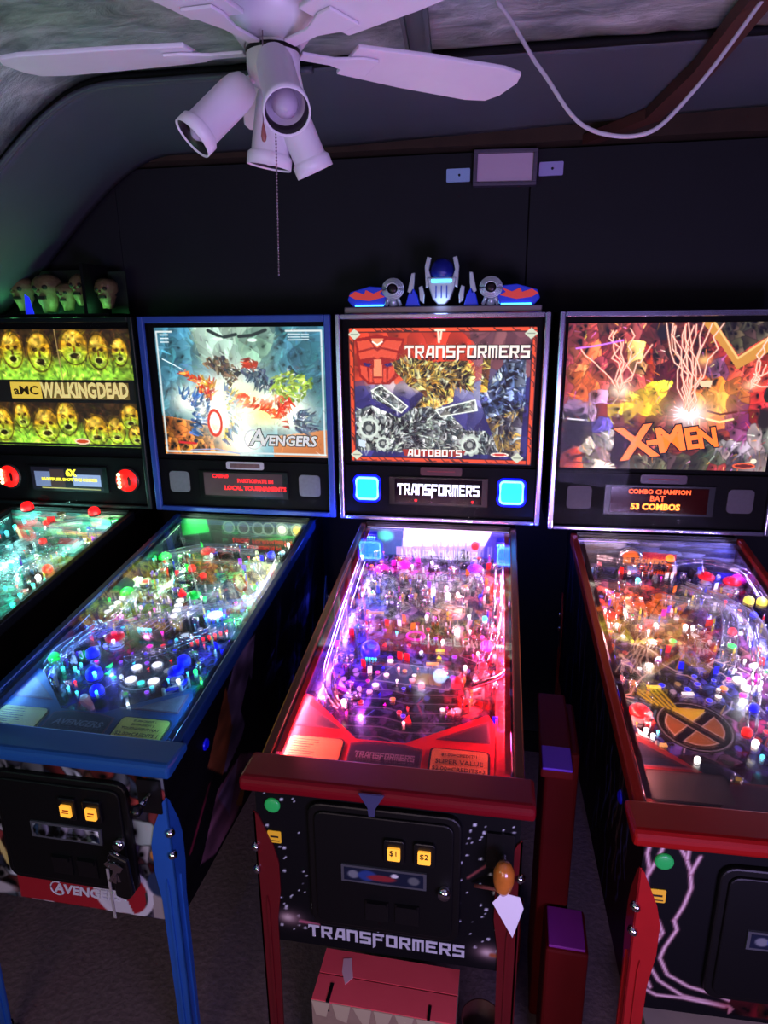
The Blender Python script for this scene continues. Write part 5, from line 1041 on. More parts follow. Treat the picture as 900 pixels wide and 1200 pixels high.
def letters3(tl, f):
    sh = mat('letters_dark3', (30, 20, 25), .5, emit=.02); w = mat('letters_cream', (232, 232, 205), .4, emit=.9)
    c = f(552, 420); block_text('lettering', 'TRANSFORMERS', .432, .050, sh, tl, (c[0]+.002, c[1], c[2]-.002), .10, .0006); block_text('lettering', 'TRANSFORMERS', .425, .042, w, tl, (c[0], c[1]-.0007, c[2]), .16, .0008)
    c = f(427, 836); block_text('lettering', 'AUTOBOTS', .200, .032, sh, tl, (c[0]+.001, c[1], c[2]-.001), .10, .0006); block_text('lettering', 'AUTOBOTS', .195, .026, w, tl, (c[0], c[1]-.0007, c[2]), .18, .0008)
def letters4(tl, f):
    k = mat('letters_black4', (25, 10, 10), .5); o = mat('letters_orange', (255, 125, 25), .4, emit=1.05)
    for ch, px, py, sz, sx in (('X', 395, 562, .155, 1.05), ('-', 452, 545, .11, 1.1), ('M', 525, 545, .118, 1.0), ('E', 608, 540, .098, 1.0), ('N', 666, 538, .088, .92)):
        c = f(px, py)
        for m_, dy, off in ((k, 0, .0075), (o, -.0012, .0035)): text('lettering', ch, sz, m_, tl, (c[0], c[1]+dy, c[2]), (math.pi/2, -.16, 0), off=off, sx=sx, shear=-.12)
def disp1(d):
    c = Cv(0, 300, 0, 100, 120, 40, (22, 20, 32)); c.poly([(15, 20), (80, 20), (80, 85), (15, 85)], (105, 115, 150)); c.poly([(80, 10), (140, 10), (140, 90), (80, 90)], (60, 45, 45)); c.poly([(175, 30), (290, 30), (290, 82), (175, 82)], (130, 145, 185)); c.line([(40, 92), (285, 94)], 3, (230, 215, 120))
    c.obj('display_screen', lambda X, Y: (-.158+X/300*.316, X*0+1.2085, 1.294-Y/100*.092), mat('screen1', attr=True, rough=.3, emit=.8), d, .001, (0, 1, 0))
    y = mat('dmd_yellow', (255, 240, 60), .4, emit=1.2)
    text('lettering', '6X', .036, y, d, (.02, 1.2075, 1.272), off=.0018); text('lettering', 'MULTIPLIER SHOT THIS SCORES', .0165, y, d, (.01, 1.2075, 1.245), off=.0004, sx=1.05)
def screen(d, col, em=0., name='display_screen'):
    return MB().box(-.158, .158, 1.2075, 1.209, 1.204, 1.293).build(name, mat('screen_%s' % (col,), col, .12, emit=em, noise=.5 if not em else 0, nscale=6), d)
def disp2(d):
    s = screen(d, (92, 78, 78)); r = mat('dmd_red', (255, 35, 40), .4, emit=1.5)
    text('lettering', 'CASH:0', .020, r, s, (-.09, 1.2065, 1.280), off=.0005); text('lettering', 'PARTICIPATE IN', .020, r, s, (.05, 1.2065, 1.264), off=.0005); text('lettering', 'LOCAL TOURNAMENTS', .023, r, s, (.048, 1.2065, 1.235), off=.0006)
def disp3(d):
    s = screen(d, (28, 16, 26)); block_text('lettering', 'TRANSFORMERS', .296, .042, mat('dmd_white', (235, 240, 255), .4, emit=1.6), s, (0, 1.2065, 1.255), .14, .0006)
    for x in (-.08, .125): MB().ball((x, 1.206, 1.214), .004).build('indicator', glow('r', 5.), s)
def disp4(d):
    s = screen(d, (46, 10, 10)); o = mat('dmd_orange', (255, 90, 25), .4, emit=1.8); oy = mat('dmd_amber', (255, 150, 40), .4, emit=2.2)
    text('lettering', 'COMBO CHAMPION', .022, o, s, (.0, 1.2065, 1.279), off=.0004); text('lettering', 'BAT', .027, o, s, (-.005, 1.2065, 1.255), off=.0004); text('lettering', '53 COMBOS', .029, oy, s, (-.01, 1.2065, 1.226), off=.0012, sx=1.02)
def front_art(m, root, paint):
    cv = Cv(-.275, .275, .4987, .905, 170, 126, (11, 11, 14)); paint(cv)
    return cv.obj('front_art', lambda X, Z: (X, X*0-.0012, Z), mat('print_soft', attr=True, rough=.5, spec=.15), root, .001, (0, 1, 0))
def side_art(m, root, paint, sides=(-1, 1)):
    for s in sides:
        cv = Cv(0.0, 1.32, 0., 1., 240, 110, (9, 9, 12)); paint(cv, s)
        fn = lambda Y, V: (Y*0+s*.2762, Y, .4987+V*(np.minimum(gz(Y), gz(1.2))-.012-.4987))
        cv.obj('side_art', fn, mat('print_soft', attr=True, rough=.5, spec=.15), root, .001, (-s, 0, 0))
def fa2(cv):
    r = random.Random(2); cv.poly([(-.275, .50), (.275, .50), (.275, .90), (-.275, .90)], (90, 85, 92)); cv.facets(150, 3, .4, .6, pal=[(170, 168, 172), (95, 60, 45), (60, 62, 72), (130, 125, 130), (120, 45, 40), (35, 32, 38)])
    cv.poly([(-.14, .50), (.19, .50), (.20, .60), (-.14, .60)], (150, 30, 38)); cv.poly([(.10, .50), (.16, .50), (.13, .59), (.05, .59)], (190, 188, 190)); cv.ring(.14, .56, .07, .07, .016, (200, 198, 200)); cv.ell(-.22, .52, .07, .02, (170, 165, 165), .4); cv.line([(-.2, .74), (-.155, .60)], .016, (200, 180, 110)); cv.poly([(.21, .50), (.275, .50), (.275, .58), (.22, .60)], (150, 140, 135)); cv.ell(.235, .60, .03, .035, (40, 55, 80), .2); cv.ell(.24, .68, .018, .018, (210, 140, 60), .3)
def fa3(cv):
    r = random.Random(5)
    for k in range(120):
        x = r.choice((r.uniform(-.27, -.16), r.uniform(.16, .27), r.uniform(-.27, .27))); z = r.uniform(.53, .9); s = r.choice((.0015, .002, .0035)); cv.ell(x, z, s, s, (200, 205, 215), .5)
    for x, z in ((-.215, .565), (.225, .545)): cv.glow(x, z, .035, .022, (130, 100, 105), .9); cv.glow(x-.005, z, .014, .010, (210, 190, 185), .9)
    cv.line([(-.19, .56), (-.15, .556)], .008, (170, 90, 110)); cv.line([(.23, .540), (.27, .537)], .010, (150, 80, 50))
    cv.line([(.175, .735), (.225, .785)], .006, (120, 60, 60))
def fa4(cv):
    for pts in ([[-.265,.90],[-.269,.875],[-.262,.842],[-.265,.82],[-.262,.76]], [[-.24,.90],[-.25,.864],[-.262,.829]], [[-.214,.90],[-.199,.873],[-.189,.847],[-.183,.806],[-.192,.762],[-.205,.725]], [[-.175,.879],[-.183,.854],[-.187,.84]], [[-.196,.9],[-.197,.873]], [[-.205,.725],[-.198,.704],[-.216,.657],[-.222,.63],[-.204,.591],[-.162,.567],[-.104,.554],[-.064,.536]], [[-.234,.721],[-.223,.693],[-.238,.654],[-.24,.608],[-.219,.573],[-.171,.542],[-.073,.528]], [[-.268,.717],[-.248,.709],[-.229,.686]], [[-.268,.558],[-.244,.547],[-.22,.535],[-.169,.536],[-.089,.527]], [[-.271,.62],[-.258,.603],[-.25,.608]], [[-.27,.581],[-.241,.571],[-.233,.553]]):
        cv.line(pts, .010, (140, 90, 100), .7); cv.line(pts, .005, (225, 190, 195))
    cv.ell(.02, .53, .10, .018, (120, 30, 32), .9); cv.facets(40, 4, .5, .4, mask=cv.mask([(-.08, .51), (.2, .51), (.2, .55), (-.08, .55)]))
def sa2(cv, s):
    r = random.Random(7)
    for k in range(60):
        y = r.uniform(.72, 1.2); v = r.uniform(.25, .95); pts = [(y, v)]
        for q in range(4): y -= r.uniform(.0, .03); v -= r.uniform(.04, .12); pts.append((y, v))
        cv.line(pts, r.choice((.006, .012)), r.choice([(90, 100, 235), (130, 125, 180), (70, 70, 110), (100, 105, 240), (35, 35, 70)]), .8)  # printed streaks, their blues brightened to carry the neighbouring machine's glow
    cv.facets(130, 3, .6, .5, mask=cv.mask([(.5, 0), (1.25, 0), (1.25, 1), (.7, 1)]), a=.7)
    cv.poly([(.20, .62), (.42, .98), (.56, .92), (.50, .62), (.42, .45), (.30, .40)], (105, 85, 110)); cv.poly([(.20, .62), (.34, .90), (.36, .60), (.28, .42)], (130, 70, 40)); cv.poly([(.42, .62), (.50, .75), (.54, .5), (.46, .4)], (15, 13, 20))
    cv.poly([(.12, .12), (.24, .38), (.40, .36), (.50, .20), (.34, .02), (.2, .02)], (110, 70, 85)); cv.poly([(.24, .34), (.38, .36), (.30, .1)], (120, 95, 125)); cv.poly([(.34, .1), (.44, .2), (.38, .02)], (130, 85, 40)); cv.line([(.08, .3), (.2, .5)], .02, (90, 25, 40))
    n = cv.noise(.06, 3); cv.A *= (.6+.7*n)[..., None]
def sa4(cv, s):
    r = random.Random(9)
    for k in range(70):
        y = r.uniform(.1, 1.25); v = r.uniform(.3, 1); pts = [(y, v)]
        for q in range(5): y += r.uniform(-.02, .02); v -= r.uniform(.04, .1); pts.append((y, v))
        cv.line(pts, .006, r.choice([(80, 84, 170), (90, 75, 100), (60, 64, 150), (120, 95, 95)]), .7)
def sa_dark(cv, s):
    n = cv.noise(.08, 4); cv.mix(n*.3, (60, 48, 40))
def back_panel(m, root, base, paint, emit=0.):
    cv = Cv(-.257, .257, 0., 1., 190, 46, base); paint(cv); z0, z1 = pz(1.18), gz(1.18)-.004
    return cv.obj('back_panel', lambda X, V: (X, X*0+1.182, z0+V*(z1-z0)), mat('rear_print_%d' % m, attr=True, rough=.4, emit=emit), root, .004, (0, 1, 0))
def bp1(cv): cv.facets(50, 2, .4, .3, pal=[(110, 190, 160), (150, 180, 130), (70, 140, 130), (190, 110, 110)])
def bp2(cv):
    cv.facets(70, 2, .5, .4, pal=[(30, 70, 50), (20, 40, 35), (45, 60, 70), (30, 110, 60), (60, 70, 80)]); cv.poly([(-.257, .3), (-.14, .5), (-.15, 1), (-.257, 1)], (50, 190, 90)); cv.poly([(-.135, 0), (-.09, 0), (-.09, 1), (-.135, 1)], (14, 14, 16))
    for i, (x, c) in enumerate(((-.06, (90, 100, 130)), (.0, (70, 60, 80)), (.06, (60, 70, 60)), (.10, (50, 60, 60)), (.155, (210, 200, 200)), (.215, (200, 150, 80)))): cv.ring(x, .72, .022, .22, .006, (120, 130, 130)); cv.ell(x, .72, .017, .17, c, .2)
def bp3(cv):
    cv.poly([(-.257, 0), (-.13, 0), (-.12, 1), (-.257, 1)], (40, 70, 110)); cv.poly([(-.15, 0), (.26, 0), (.26, .5), (-.15, .3)], (160, 140, 200)); cv.poly([(.15, 0), (.257, 0), (.257, 1), (.2, 1)], (50, 50, 160))
    r = random.Random(3)
    for k in range(30): x = r.uniform(-.13, .2); cv.line([(x, .05), (x, r.uniform(.3, .6))], .007, (130, 130, 190), .7)
    cv.ell(-.19, .7, .03, .2, (60, 200, 150), .5); cv.ell(.14, .45, .014, .16, (200, 30, 40), .2)
def bp4(cv):
    cv.facets(60, 2, .4, .3, pal=[(70, 80, 120), (110, 120, 150), (40, 45, 80), (90, 90, 110)]); cv.poly([(-.11, .45), (-.06, .45), (-.06, .65), (-.11, .65)], (220, 30, 40)); cv.poly([(-.04, .35), (.07, .3), (.07, .55), (-.04, .6)], (225, 30, 45)); cv.line([(-.03, .25), (.05, .2)], .02, (200, 30, 40))

CFG = {
 1: dict(base=(90, 120, 125), ink=[(40, 190, 180), (230, 230, 230), (200, 60, 60), (40, 60, 70)], pal=['t', 'c', 'r', 'w', 'g', 'p'], shade=['t', 'gr', 'pk', 'lb', 'w', 'r'], fill=90, apron=((20, 20, 22), .4), lane=(60, 60, 60), tri=(40, 50, 40), card=(220, 205, 120), emb=(40, 50, 50), price=[('CREDITS', 0, .012)],
   cab=(12, 12, 13), rail=(30, 36, 42), rm=.3, rr=.4, bar=(20, 20, 22), leg=(14, 14, 16), fb='r', inner=(70, 90, 95), door=(-.165, .165, .575, .887), coin=(.025, .087), window=(-.085, .105, .722), lock=(.135, .70),
   frame=(14, 24, 26), fm=.2, fr=.4, art=art1, tl=(-.34, .345, 1.378, 1.827), letters=letters1, glow=1.1, spk='round', display=disp1, fa=fa3, sa=sa_dark, bp=((100, 170, 150), bp1, 0.)),
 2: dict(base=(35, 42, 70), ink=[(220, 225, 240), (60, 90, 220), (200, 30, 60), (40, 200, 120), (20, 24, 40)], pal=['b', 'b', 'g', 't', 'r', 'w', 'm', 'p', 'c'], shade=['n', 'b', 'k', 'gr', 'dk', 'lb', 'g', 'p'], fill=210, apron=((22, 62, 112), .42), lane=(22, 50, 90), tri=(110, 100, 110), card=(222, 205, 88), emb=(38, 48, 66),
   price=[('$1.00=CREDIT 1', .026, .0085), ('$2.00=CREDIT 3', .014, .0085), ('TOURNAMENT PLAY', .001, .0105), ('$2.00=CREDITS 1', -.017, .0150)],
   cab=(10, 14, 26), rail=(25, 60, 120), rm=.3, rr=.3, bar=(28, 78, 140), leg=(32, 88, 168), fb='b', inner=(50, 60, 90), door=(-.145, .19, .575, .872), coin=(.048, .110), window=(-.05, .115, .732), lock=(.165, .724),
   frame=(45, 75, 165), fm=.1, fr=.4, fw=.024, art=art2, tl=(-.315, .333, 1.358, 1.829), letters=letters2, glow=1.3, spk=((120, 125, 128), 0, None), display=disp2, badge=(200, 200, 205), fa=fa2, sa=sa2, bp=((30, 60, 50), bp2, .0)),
 3: dict(base=(70, 50, 110), ink=[(230, 225, 240), (90, 110, 220), (220, 60, 120), (230, 190, 110), (30, 25, 50)], pal=['p', 'm', 'b', 'w', 'r', 'pk', 'b', 'o'], shade=['p', 'lb', 'gr', 'go', 'dk', 'ro', 'n', 'pk', 'k'], fill=230, apron=((226, 30, 40), .35), lane=(225, 40, 45), tri=(60, 40, 58), card=(235, 165, 85), emb=(62, 52, 78),
   price=[('$1.00=CREDIT/1', .020, .0115), ('SUPER VALUE', .000, .0175), ('$2.00=CREDITS×3', -.020, .0150)],
   cab=(14, 8, 12), rail=(150, 96, 80), rm=.8, rr=.25, bar=(112, 3, 18), leg=(96, 14, 20), fb='r', inner=(95, 75, 150), door=(-.16, .16, .572, .888), coin=(.025, .087), window=(-.082, .085, .731), lock=(.128, .712),
   frame=(200, 190, 225), art=art3, tl=(-.322, .325, 1.350, 1.822), letters=letters3, glow=1.45, spk=((30, 150, 255), 5., (8, 120, 255)), display=disp3, badge=(70, 18, 34), fa=fa3, sa=sa2, bp=((235, 225, 255), bp3, 1.5)),
 4: dict(base=(60, 55, 110), ink=[(230, 225, 240), (90, 90, 220), (230, 90, 60), (230, 200, 110), (25, 20, 40)], pal=['r', 'b', 'w', 'm', 'w', 'o', 'b'], shade=['ro', 'pk', 'gr', 'br', 'dk', 'n', 'p', 'lb', 'go'], fill=200, apron=((120, 28, 36), .4), lane=(80, 30, 40), tri=(16, 20, 46), card=(62, 56, 60), emb=(74, 46, 64),
   price=[('CREDITS', 0, .012)],
   cab=(14, 8, 12), rail=(158, 36, 24), rm=.3, rr=.3, bar=(145, 12, 10), leg=(168, 26, 28), fb='b', inner=(80, 70, 100), door=(-.14, .175, .560, .872), coin=(.055, .117), window=(-.075, .105, .722), lock=(.138, .712),
   frame=(190, 185, 225), art=art4, tl=(-.332, .33, 1.354, 1.832), letters=letters4, glow=1.5, spk=((70, 66, 76), 0, None), display=disp4, badge=(60, 34, 52), fa=fa4, sa=sa4, bp=((80, 90, 130), bp4, .0))}
LAMPS = {1: [(-.1, .95, .07, .9, (.3, 1, .85)), (-.1, .6, .06, .7, (.2, .9, .9)), (.1, 1.1, .08, .5, (.8, 1, .7))],
 2: [(-.15, .95, .07, .45, (.3, 1, .3)), (.12, 1.0, .075, .8, (.9, 1, .6)), (-.12, .42, .055, .7, (.08, .12, 1)), (.15, .38, .05, .4, (.1, .3, 1)), (-.12, .62, .06, .5, (1, .25, .7)), (.18, .72, .06, .4, (.2, 1, .5)), (.05, .6, .07, .25, (.8, .85, 1)), (.0, .3, .06, .15, (.6, .8, 1))],
 3: [(0, 1.05, .085, 1.3, (.85, .6, 1)), (-.18, .8, .07, .9, (.5, .2, 1)), (.1, .8, .075, .7, (1, .7, .7)), (-.13, .50, .05, .7, (.3, .1, 1)), (.17, .42, .05, 1.0, (1, .08, .12)), (-.12, .34, .05, .6, (.75, .2, 1)), (.02, .50, .06, .35, (.7, .7, 1)), (.22, .65, .05, .5, (1, .1, .2))],
 4: [(-.12, 1.0, .085, .9, (1, .75, .7)), (.15, 1.0, .085, .5, (.25, .2, 1)), (-.1, .72, .07, .9, (1, .8, .7)), (.12, .7, .07, .5, (.7, .6, 1)), (.10, .56, .065, .7, (.85, .85, 1)), (-.19, .36, .05, .4, (1, .2, .2)), (.18, .40, .05, .5, (.8, .6, 1))]}
SIDE_FILLS = {1: [(-1, .5, 1.15, 3, (.3, 1, .85)), (1, .3, 1.15, 3, (.6, 1, .8))],
 2: [(-1, .10, .55, .9, (.12, .4, 1)), (-1, .56, 1.15, 2., (.5, .9, .6)), (1, .10, .55, 1.0, (.12, .5, 1)), (1, .56, .85, 1.5, (.4, .4, 1)), (1, .86, 1.15, 1.4, (.8, 1, .55))],
 3: [(-1, .10, .34, 3.2, (1, .12, .2)), (-1, .36, .8, 4., (.42, .16, 1)), (-1, .82, 1.15, 2.5, (.5, .4, 1)), (1, .10, .7, 6., (1, .10, .18)), (1, .72, 1.15, 3., (1, .55, .8))],
 4: [(-1, .10, .50, 1.2, (1, .35, .3)), (-1, .52, 1.15, 1.8, (1, .5, .45)), (1, .10, .7, 2.2, (.7, .65, 1)), (1, .72, 1.15, 2., (.35, .3, 1))]}
MLAB = {1: 'black pinball machine at far left with green and gold lit panel', 2: 'blue-framed pinball machine with blue legs and blue playfield', 3: 'dark red pinball machine in the middle with cyan speaker lights', 4: 'bright red-legged pinball machine at right with white lightning on its front'}
MPOS = {1: (-1.5087, .02, -.0145), 2: (-.7627, .011, -.0145), 3: (0, 0, 0), 4: (.7768, -.0276, .0191)}
ROOT = {}
for m in (1, 2, 3, 4):
    cfg = CFG[m]; X, Y, a = MPOS[m]
    root = empty('pinball_machine', (X, Y, 0), a, MLAB[m], 'pinball machine', 'pinball machines along the back wall'); ROOT[m] = root
    legs_and_cab(m, root, cfg); backbox(m, root, cfg); cv, pf = playfield(m, root, cfg); apron(m, root, cfg)
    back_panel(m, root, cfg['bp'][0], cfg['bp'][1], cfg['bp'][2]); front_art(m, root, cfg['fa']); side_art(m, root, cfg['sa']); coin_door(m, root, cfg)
    # start button and price sticker left of the door
    bx = -.256 if m == 4 else -.238
    if m != 2:
        MB().lathe([(.017, 0), (.017, .004), (.013, .006)], 18, None, Matrix.Translation((bx+.018*(m == 4), -.002, .863))@Matrix.Rotation(math.pi/2, 4, 'X')).build('start_button', mat('start_green', (35, 150, 75), .35, emit=.35), root)
        st = MB().prism(rrect(.030, .030, .003), 0, .0015, fn=lambda q, c, d: (bx+.014*(m == 4)+q, -.0025-d, .782+c)).build('sticker', mat('sticker_yellow', (235, 180, 40), .5, emit=.12), root)
        MB().box(bx+.014*(m == 4)-.009, bx+.014*(m == 4)+.009, -.0048, -.004, .781, .785).box(bx+.014*(m == 4)-.011, bx+.014*(m == 4)+.011, -.0048, -.004, .7715, .7735).build('print_lines', mat('ink_black', (30, 20, 5), .6), st)
    for x, y, h, e, c in LAMPS[m]: lamp('playfield_lamp', 'POINT', (x, y, min(pz(y)+h, gz(y)-.018)), e*.8*LG, c, .006, parent=root)
    for sx, ya, yb, e, c in SIDE_FILLS[m]:  # fill lamps added under the glass to light the playfield
        ym = (ya+yb)/2; P = (sx*.2525, ym, gz(ym)-.0095)
        l = lamp('side_fill_lamp', 'AREA', P, e*LG, c, .005, parent=root, sy=yb-ya)
        zz = Vector((-sx*1., 0, -.14)); zz.normalize(); yy = Vector((0, 1, SL)).normalized(); yy = (yy-zz*yy.dot(zz)).normalized(); xx = yy.cross(-zz)
        l.rotation_euler = Matrix((xx, yy, -zz)).transposed().to_euler()
    nm = {2: 'AVENGERS', 3: 'TRANSFORMERS'}.get(m)
    if m == 3: block_text('lettering', nm, .345, .032, mat('silver_paint', (190, 192, 200), .35), root, (0.0, -.0025, .541), .16, .0012)
    if m == 2:
        text('lettering', nm, .036, mat('silver_paint2', (200, 200, 205), .4), root, (.046, -.0028, .545), off=.0012, shear=.15)
        MB().tube([(-.032+.019*math.cos(t), -.003, .546+.019*math.sin(t)) for t in [i*.25+1.2 for i in range(18)]], .002, 5).build('emblem_ring', mat('silver_paint2'), root)
        
R3 = ROOT[3]; R2 = ROOT[2]; R4 = ROOT[4]; R1 = ROOT[1]
for x in (-.345, .345): lamp('backbox_glow_lamp', 'POINT', (x, 1.15, 1.118), 1.2, (.04, .10, 1), .006, parent=R3)
# plunger assemblies
def plunger_plate(root, x, z): return MB().prism(rrect(.055, .085, .004), 0, .006, fn=lambda a, c, d: (x+a, -.002-d, z+c)).build('plunger_plate', BLACK(), root)
p = plunger_plate(R3, .238, .815)
am = mat('amber', (190, 110, 40), .2, coat=.6, noise=.5, nscale=30)
hd = MB(); hd.lathe([(.012, 0), (.017, .01), (.021, .03), (.020, .05), (.012, .066), (.0005, .07)], 18, None, Matrix.Translation((.245, -.055, .765))); hd.build('shooter_knob', am, R3)
MB().cyl((.245, -.008, .805), (.245, -.055, .805), .006).build('shooter_rod', CHROME(), R3)
MB().cyl((.245, -.055, .768), (.245, -.055, .752), .012).build('knob_collar', CHROME(), R3)
MB().tube([(.240, -.05, .762), (.215, -.03, .745), (.190, -.012, .728)], .004, 7).build('trigger_arm', mat('pinkish', (150, 80, 80), .4), R3)
plunger_plate(R2, .242, .845)
MB().cyl((.242, -.008, .850), (.242, -.05, .850), .006).build('shooter_rod', CHROME(), R2)
MB().lathe([(.008, 0), (.012, .008), (.012, .02), (.006, .026), (.0005, .027)], 14, None, Matrix.Translation((.242, -.045, .850))@Matrix.Rotation(math.pi/2, 4, 'X')).build('shooter_knob', BLACK(), R2)
# little central catch under the middle machine's bar
MB().prism([(-.026, .936), (.026, .936), (.008, .905), (.006, .885), (-.006, .885), (-.008, .905)][::-1], 0, .004, fn=lambda a, c, d: (-.02+a, -.0265-d, c)).build('latch', mat('blue_metal', (120, 125, 190), .2, .8), R3)
# white paper tag hanging on the plunger, key ring hanging from the blue machine's door
t = MB().prism([(-.030, .035), (-.012, .062), (.022, .056), (.030, .030), (.012, -.045)], 0, .001, fn=lambda a, c, d: (.255+a, -.066-d, .712+c)).build('paper_tag', mat('paper', (235, 232, 238), .7))
tag(t, 'white pointed paper tag hanging on the amber plunger knob', 'tag')
t = empty('key_ring', (-.7627+.168, .011-.050, .722), 0, 'key ring with chrome keys and a black pouch hanging from the blue machine', 'keys')
MB().tube([(.016*math.cos(q*.4), -.006, -.012+.016*math.sin(q*.4)) for q in range(17)], .0014, 6).build('ring', CHROME(), t)
for k in range(4):
    M = Matrix.Translation((-.012+.008*k, -.010-.003*k, -.024))@Matrix.Rotation(-.7+.4*k, 4, 'Y')
    MB().prism([(-.004, -.045), (.004, -.045), (.004, -.012), (.011, -.006), (.011, .008), (-.011, .008), (-.011, -.006), (-.004, -.012)], 0, .002, fn=lambda a, c, d: (a, d, c), M=M).build('key', CHROME(), t)
MB().prism([(-.012, .01), (.030, -.01), (.036, -.10), (.020, -.118), (-.008, -.110)][::-1], -.012, 0, fn=lambda a, c, d: (a+.002, d, c)).build('pouch', mat('leather', (10, 9, 9), .35), t, bevel=.004)
MB().prism([(-.016, -.03), (-.010, -.03), (-.008, -.165), (-.014, -.165)][::-1], -.002, 0, fn=lambda a, c, d: (a, d-.016, c)).build('strap', mat('strap', (150, 145, 140), .4), t)
# ---- toppers
top = MB().box(-.335, .335, 1.225, 1.40, 1.869, 1.892).build('topper', mat('topper_base', (120, 110, 120), .3, .6), R3, bevel=.003)
blu = mat('topper_blue', (30, 55, 210), .3, emit=.15); sil = mat('topper_silver', (190, 200, 215), .3, .5); red = mat('topper_red', (235, 70, 60), .35, emit=.25)
for s in (-1, 1):
    fx = lambda a, c, d: (s*a, 1.25-d, c)
    rv = (lambda l: l) if s > 0 else (lambda l: l[::-1])
    w = MB().prism(rv([(.20, 1.893), (.31, 1.893), (.328, 1.915), (.318, 1.942), (.25, 1.960), (.19, 1.955), (.17, 1.93)]), -.05, 0, fn=fx).build('wing', blu, top, bevel=.003)
    MB().prism(rv([(.195, 1.925), (.25, 1.912), (.30, 1.918), (.322, 1.93), (.30, 1.944), (.268, 1.934), (.262, 1.948), (.235, 1.936), (.20, 1.950), (.215, 1.935)]), 0, .003, fn=fx).build('flame', red, w)
    MB().box(min(s*.20, s*.30), max(s*.20, s*.30), 1.244, 1.249, 1.894, 1.899).build('light_strip', mat('strip_cyan', (70, 210, 255), .4, emit=4.), w)
    cx = s*.165
    for k in range(4):
        R = .036-.005*k
        MB().tube([(cx+R*math.cos(q*.3), 1.235-.006*k, 1.950+R*.9*math.sin(q*.3)) for q in range(22)], .0032, 7).build('coil_ring', sil, top)
    MB().lathe([(.022, 0), (.020, .012), (.008, .016)], 16, None, Matrix.Translation((cx, 1.235, 1.948))@Matrix.Rotation(math.pi/2, 4, 'X')).build('coil_hub', mat('coil_dark', (45, 35, 42), .3, .7), top)
    MB().cyl((cx, 1.25, 1.893), (cx+s*.004, 1.25, 1.925), .016, .012).cyl((s*.14, 1.24, 1.895), (s*.155, 1.24, 1.935), .006).cyl((s*.19, 1.24, 1.895), (s*.178, 1.24, 1.93), .007).build('bracket', sil, top)
    MB().prism(rv([(.075, 1.893), (.125, 1.893), (.115, 1.93), (.10, 1.955), (.085, 1.93)]), -.03, 0, fn=fx).build('side_plate', blu, top, bevel=.003)
    MB().prism(rv([(.100, 1.93), (.118, 1.94), (.104, 2.000), (.092, 2.002), (.094, 1.965)]), -.012, 0, fn=fx).build('exhaust_fin', sil, top, bevel=.002)
    MB().prism(rv([(.060, 1.900), (.074, 1.91), (.078, 1.955), (.066, 1.96), (.058, 1.93)]), -.012, .004, fn=fx).build('small_fin', sil, top, bevel=.002)
    MB().prism(rv([(.030, 1.965), (.054, 1.95), (.058, 2.02), (.050, 2.052), (.036, 2.048), (.044, 2.010)]), -.012, .006, fn=fx).build('tall_fin', sil, top, bevel=.002)
f0 = lambda a, c, d: (a, 1.25-d, c)
MB().prism([(-.044, 1.955), (-.030, 1.915), (-.012, 1.896), (.012, 1.896), (.030, 1.915), (.044, 1.955), (.050, 1.985), (-.050, 1.985)], -.03, .012, fn=f0).build('shield_plate', sil, top, bevel=.004)
for x in (-.018, 0, .018): MB().box(x-.002, x+.002, 1.236, 1.2385, 1.918, 1.958).build('groove', mat('groove_blue', (40, 70, 170), .4), top)
MB().lathe([(.040, 0), (.042, .02), (.034, .045), (.016, .060), (.0005, .063)], 20, None, Matrix.Translation((0, 1.268, 1.985))).build('dome', mat('topper_blue_dark', (20, 30, 130), .35), top)
MB().box(-.034, .034, 1.2345, 1.2385, 1.968, 1.978).build('light_bar', mat('strip_cyan'), top)
lamp('topper_lamp', 'POINT', (0, 1.18, 1.905), .10*LG, (.4, .6, 1), .03, parent=R3)
top = MB().box(-.19, .31, 1.232, 1.40, 1.869, 1.882).build('topper', BLACKM(), R1)
MB().box(-.18, .215, 1.39, 1.395, 1.882, 2.05).build('rear_plate', mat('topper_back', (20, 34, 24), .6), top)
MB().box(.222, .30, 1.39, 1.395, 1.882, 2.04).build('rear_plate', mat('topper_back'), top)
MB().box(-.18, .212, 1.236, 1.239, 1.882, 2.055).build('clear_cover', glass_mat('glass_front'), top); MB().box(.225, .30, 1.236, 1.239, 1.882, 2.05).build('clear_cover', glass_mat('glass_front'), top)
MB().box(.212, .225, 1.232, 1.39, 1.882, 2.06).build('divider', BLACKM(), top)
hm = mat('head_flesh', (104, 86, 54), .7, noise=.5, nscale=40, bump=.5)
for k, (x, z, r) in enumerate(((-.095, 1.970, .050), (.015, 1.972, .056), (.095, 1.955, .040), (.160, 1.980, .046), (.262, 1.965, .044))):
    b = MB(); rr = random.Random(k); n = 16; prof = [(.42, -1.45), (.55, -1.0), (.62, -.8), (.75, -.5), (.72, -.3), (.95, 0), (1.0, .3), (.92, .6), (.65, .88), (.3, 1.0), (.01, 1.03)]
    b.lathe([(q*r, zz*r) for q, zz in prof], n, hm, Matrix.Translation((x, 1.31, z)))
    b.v = [(vx+rr.uniform(-.06, .06)*r, vy+rr.uniform(-.06, .06)*r, vz+rr.uniform(-.05, .05)*r) for vx, vy, vz in b.v]
    for s in (-1, 1): b.ball((x+s*r*.36, 1.31-r*.82, z+.15*r), r*.2, mat('socket_dark', (20, 12, 8), .7), 8)
    b.box(x-r*.3, x+r*.3, 1.31-r*.85, 1.31-r*.6, z-r*.62, z-r*.42, mat('socket_dark')); b.cyl((x, 1.31-r*.95, z-.05*r), (x, 1.31-r*1.15, z-.2*r), r*.09, r*.14, 8, hm)
    b.build('zombie_head', None, top)
